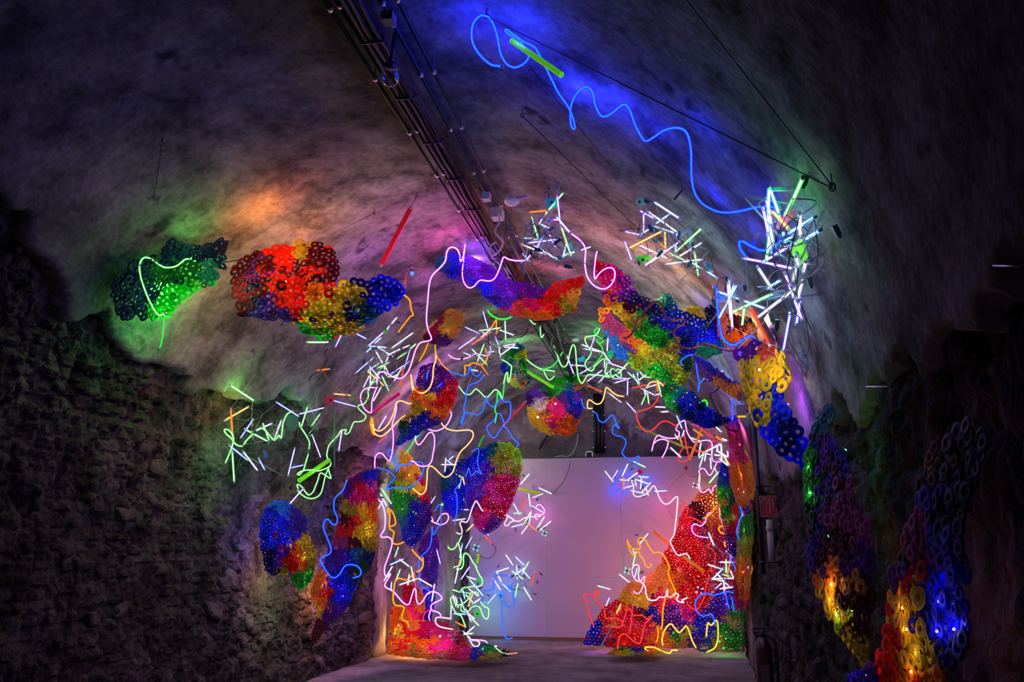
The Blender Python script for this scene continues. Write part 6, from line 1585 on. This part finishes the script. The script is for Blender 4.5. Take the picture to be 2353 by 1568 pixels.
mb = MB(); mb.tube([c + [0, -0.01, 0], c + [0, 0.03, 0]], 0.045, 12); mb.build('rotor', M_BLACK, root, origin=c)
cable('white cable looping on the end wall to the small fan', 'V', '245,305 235,380 210,440 170,470 120,465 60,480', 15.2, 0.008, plain('white_cable', (0.5, 0.47, 0.5), 0.5))
cable('thin black cord hanging down the white partition', 'V', '190,510 175,570 140,650 100,700 60,740', 14.95, 0.005, M_CABLE)
cable('thin black cable crossing the dark end wall', 'P', '905,1475 870,1530 850,1568', 15.2, 0.02, M_CABLE)
cable('thin amber cord strung over the partition', 'N', '1560,350 1450,450 1300,600 1260,660 1260,740 1300,880 1380,1030', 14.9, 0.005, plain('amber_cord', (0.35, 0.16, 0.04), 0.5))
cable('amber cord sagging from the red plate on the partition', 'N', '1575,350 1620,400 1670,425 1750,405 1800,420 1860,480 1920,530 1980,530', 14.9, 0.006, plain('amber_cord', (0.35, 0.16, 0.04), 0.5))
cable('thin red cord in a bow on the partition', 'L', '230,820 290,890 250,970 190,1000 110,975 20,1005', 14.95, 0.006, plain('red_cord', (0.25, 0.02, 0.05), 0.5))

# ------------------------------------------------------------------ right wall fittings
c = at(1703, 945, 8.4)
root = thing('floodlight', 'small grey floodlight box with yellow lens on the pier', 'lamp', c)
mb = MB(); mb.box(c, (0.09, 0.10, 0.10)); mb.build('housing', plain('flood_grey', (0.10, 0.09, 0.10), 0.5), root, smooth=False, origin=c)
mb = MB(); mb.box(c + [0, -0.03, -0.056], (0.075, 0.05, 0.012)); mb.build('lens', glow('flood_lens', (0.9, 0.5, 0.02), 1.0, False), root, smooth=False, origin=c)
mb = MB(); mb.tube([c + [0.04, 0.02, 0], c + [0.12, 0.03, 0.0]], 0.012, 6); mb.build('bracket', M_BLACK, root, origin=c)

Yp = 8.2
A, B = at(1746, 1190, Yp), None
zt, zb = at(1728, 925, Yp)[2], at(1756, 1320, Yp)[2]
root = thing('wall_pipe', 'black vertical pipe along the stone wall beside the fire sign', 'pipe', (A[0], Yp, zb))
oo = np.array(root.location)
mb = MB(); mb.tube([(A[0], Yp, zb), (A[0], Yp, zt)], 0.022, 8); mb.build('pipe', M_BLACK, root, origin=oo)
for z in (zb + 0.1, (zb + zt) / 2, zt - 0.15):
    mb = MB(); mb.tube([(A[0], Yp, z - 0.012), (A[0], Yp, z + 0.012)], 0.03, 8); mb.tube([(A[0], Yp, z), (XR, Yp, z)], 0.008, 5); mb.build('clamp', M_BLACK, root, origin=oo)
# pale lower pipe
A2, B2 = at(1768, 1195, 8.3), at(1766, 1290, 8.3)
root = thing('drain_pipe', 'pale drain pipe stub below the fire sign', 'pipe', (A2[0], 8.3, B2[2]))
oo = np.array(root.location)
mb = MB(); mb.tube([(A2[0], 8.3, B2[2]), (A2[0], 8.3, A2[2])], 0.03, 10); mb.build('pipe', plain('pale_pipe', (0.42, 0.36, 0.38), 0.6), root, origin=oo)
mb = MB(); mb.tube([(A2[0], 8.3, A2[2] - 0.10), (A2[0], 8.3, A2[2] - 0.06)], 0.037, 10); mb.build('collar', plain('pale_pipe', (0.42, 0.36, 0.38), 0.6), root, origin=oo)

# fire extinguisher sign
c = at(1765.5, 1164, 8.1)
k = 8.1 / F_PX
w, h = 36 * k, 46 * k
root = thing('fire_sign', 'red square fire extinguisher sign on the stone wall', 'sign', c)
Rz = Matrix.Rotation(-0.12, 3, 'Z')
def sgn(x, y, d=0.0):
    "x right, y up in plate units -0.5..0.5"
    return c + np.array(Rz @ Vector((x * w, -d, y * h)))
mb = MB(); mb.box(c, (w, 0.006, h), Rz); mb.build('plate', plain('sign_red', (0.17, 0.012, 0.008), 0.5), root, smooth=False, origin=c)
M_SIGNW = plain('sign_white', (0.30, 0.22, 0.13), 0.5)
def strip(P, r, name, mat):
    mb = MB(); mb.tube([sgn(x, y, 0.006) for x, y in P], r, 5); mb.build(name, mat, root, origin=c)
strip([(-.47, -.47), (.47, -.47), (.47, .47), (-.47, .47), (-.47, -.47)], 0.0022, 'border', M_SIGNW)
strip([(-.10, -.34), (.12, -.34), (.12, .10), (.06, .18), (-.06, .18), (-.10, .10), (-.10, -.34)], 0.0034, 'extinguisher_outline', M_SIGNW)
strip([(.02, .18), (.02, .25), (.10, .34), (.24, .30), (.32, .12), (.30, -.10), (.20, -.24)], 0.0034, 'hose_mark', M_SIGNW)
strip([(-.06, .24), (.10, .26)], 0.004, 'lever_mark', M_SIGNW)
strip([(.0, .27), (-.18, .32), (-.32, .24), (-.40, .08)], 0.004, 'flame_mark', plain('sign_green', (0.2, 0.32, 0.03), 0.5))
strip([(-.08, .34), (-.22, .40), (-.36, .32)], 0.003, 'flame_mark', plain('sign_green', (0.2, 0.32, 0.03), 0.5))

# fire extinguisher
Ye = 8.0
top = at(1752, 1465, Ye)
x0 = top[0]
root = thing('fire_extinguisher', 'dark red fire extinguisher standing at the stone wall under the pipe', 'extinguisher', (x0, Ye, 0))
oo = np.array(root.location)
M_EXT = plain('extinguisher_red', (0.022, 0.004, 0.004), 0.4, 0, 0.5)
z1 = top[2]
prof = [(0.0, 0.065), (0.02, 0.07), (z1 - 0.10, 0.07), (z1 - 0.05, 0.06), (z1 - 0.01, 0.035), (z1, 0.022)]
mb = MB()
V, Fs = [], []
for z, r in prof:
    for i in range(16):
        a_ = 2 * math.pi * i / 16
        V.append((x0 + r * math.cos(a_), Ye + r * math.sin(a_), z))
for j in range(len(prof) - 1):
    for i in range(16):
        Fs.append((j * 16 + i, j * 16 + (i + 1) % 16, (j + 1) * 16 + (i + 1) % 16, (j + 1) * 16 + i))
mb.add(V, Fs)
mb.build('cylinder', M_EXT, root, origin=oo)
mb = MB(); mb.tube([(x0, Ye, z1), (x0, Ye, z1 + 0.06)], 0.02, 8); mb.build('valve', M_BLACK, root, origin=oo)
mb = MB(); mb.box((x0 - 0.02, Ye, z1 + 0.07), (0.11, 0.025, 0.015)); mb.box((x0 - 0.03, Ye, z1 + 0.04), (0.09, 0.02, 0.012)); mb.build('lever', M_BLACK, root, smooth=False, origin=oo)
mb = MB(); mb.tube(smooth_path([(x0 + 0.02, Ye, z1 + 0.03), (x0 + 0.10, Ye - 0.02, z1 - 0.05), (x0 + 0.105, Ye - 0.02, z1 - 0.25), (x0 + 0.095, Ye - 0.02, z1 - 0.5)], 5), 0.012, 6); mb.build('hose', M_BLACK, root, origin=oo)
mb = MB(); mb.box((x0, Ye - 0.069, z1 - 0.28), (0.07, 0.006, 0.13)); mb.build('label_sticker', plain('sticker', (0.06, 0.045, 0.045), 0.5), root, smooth=False, origin=oo)
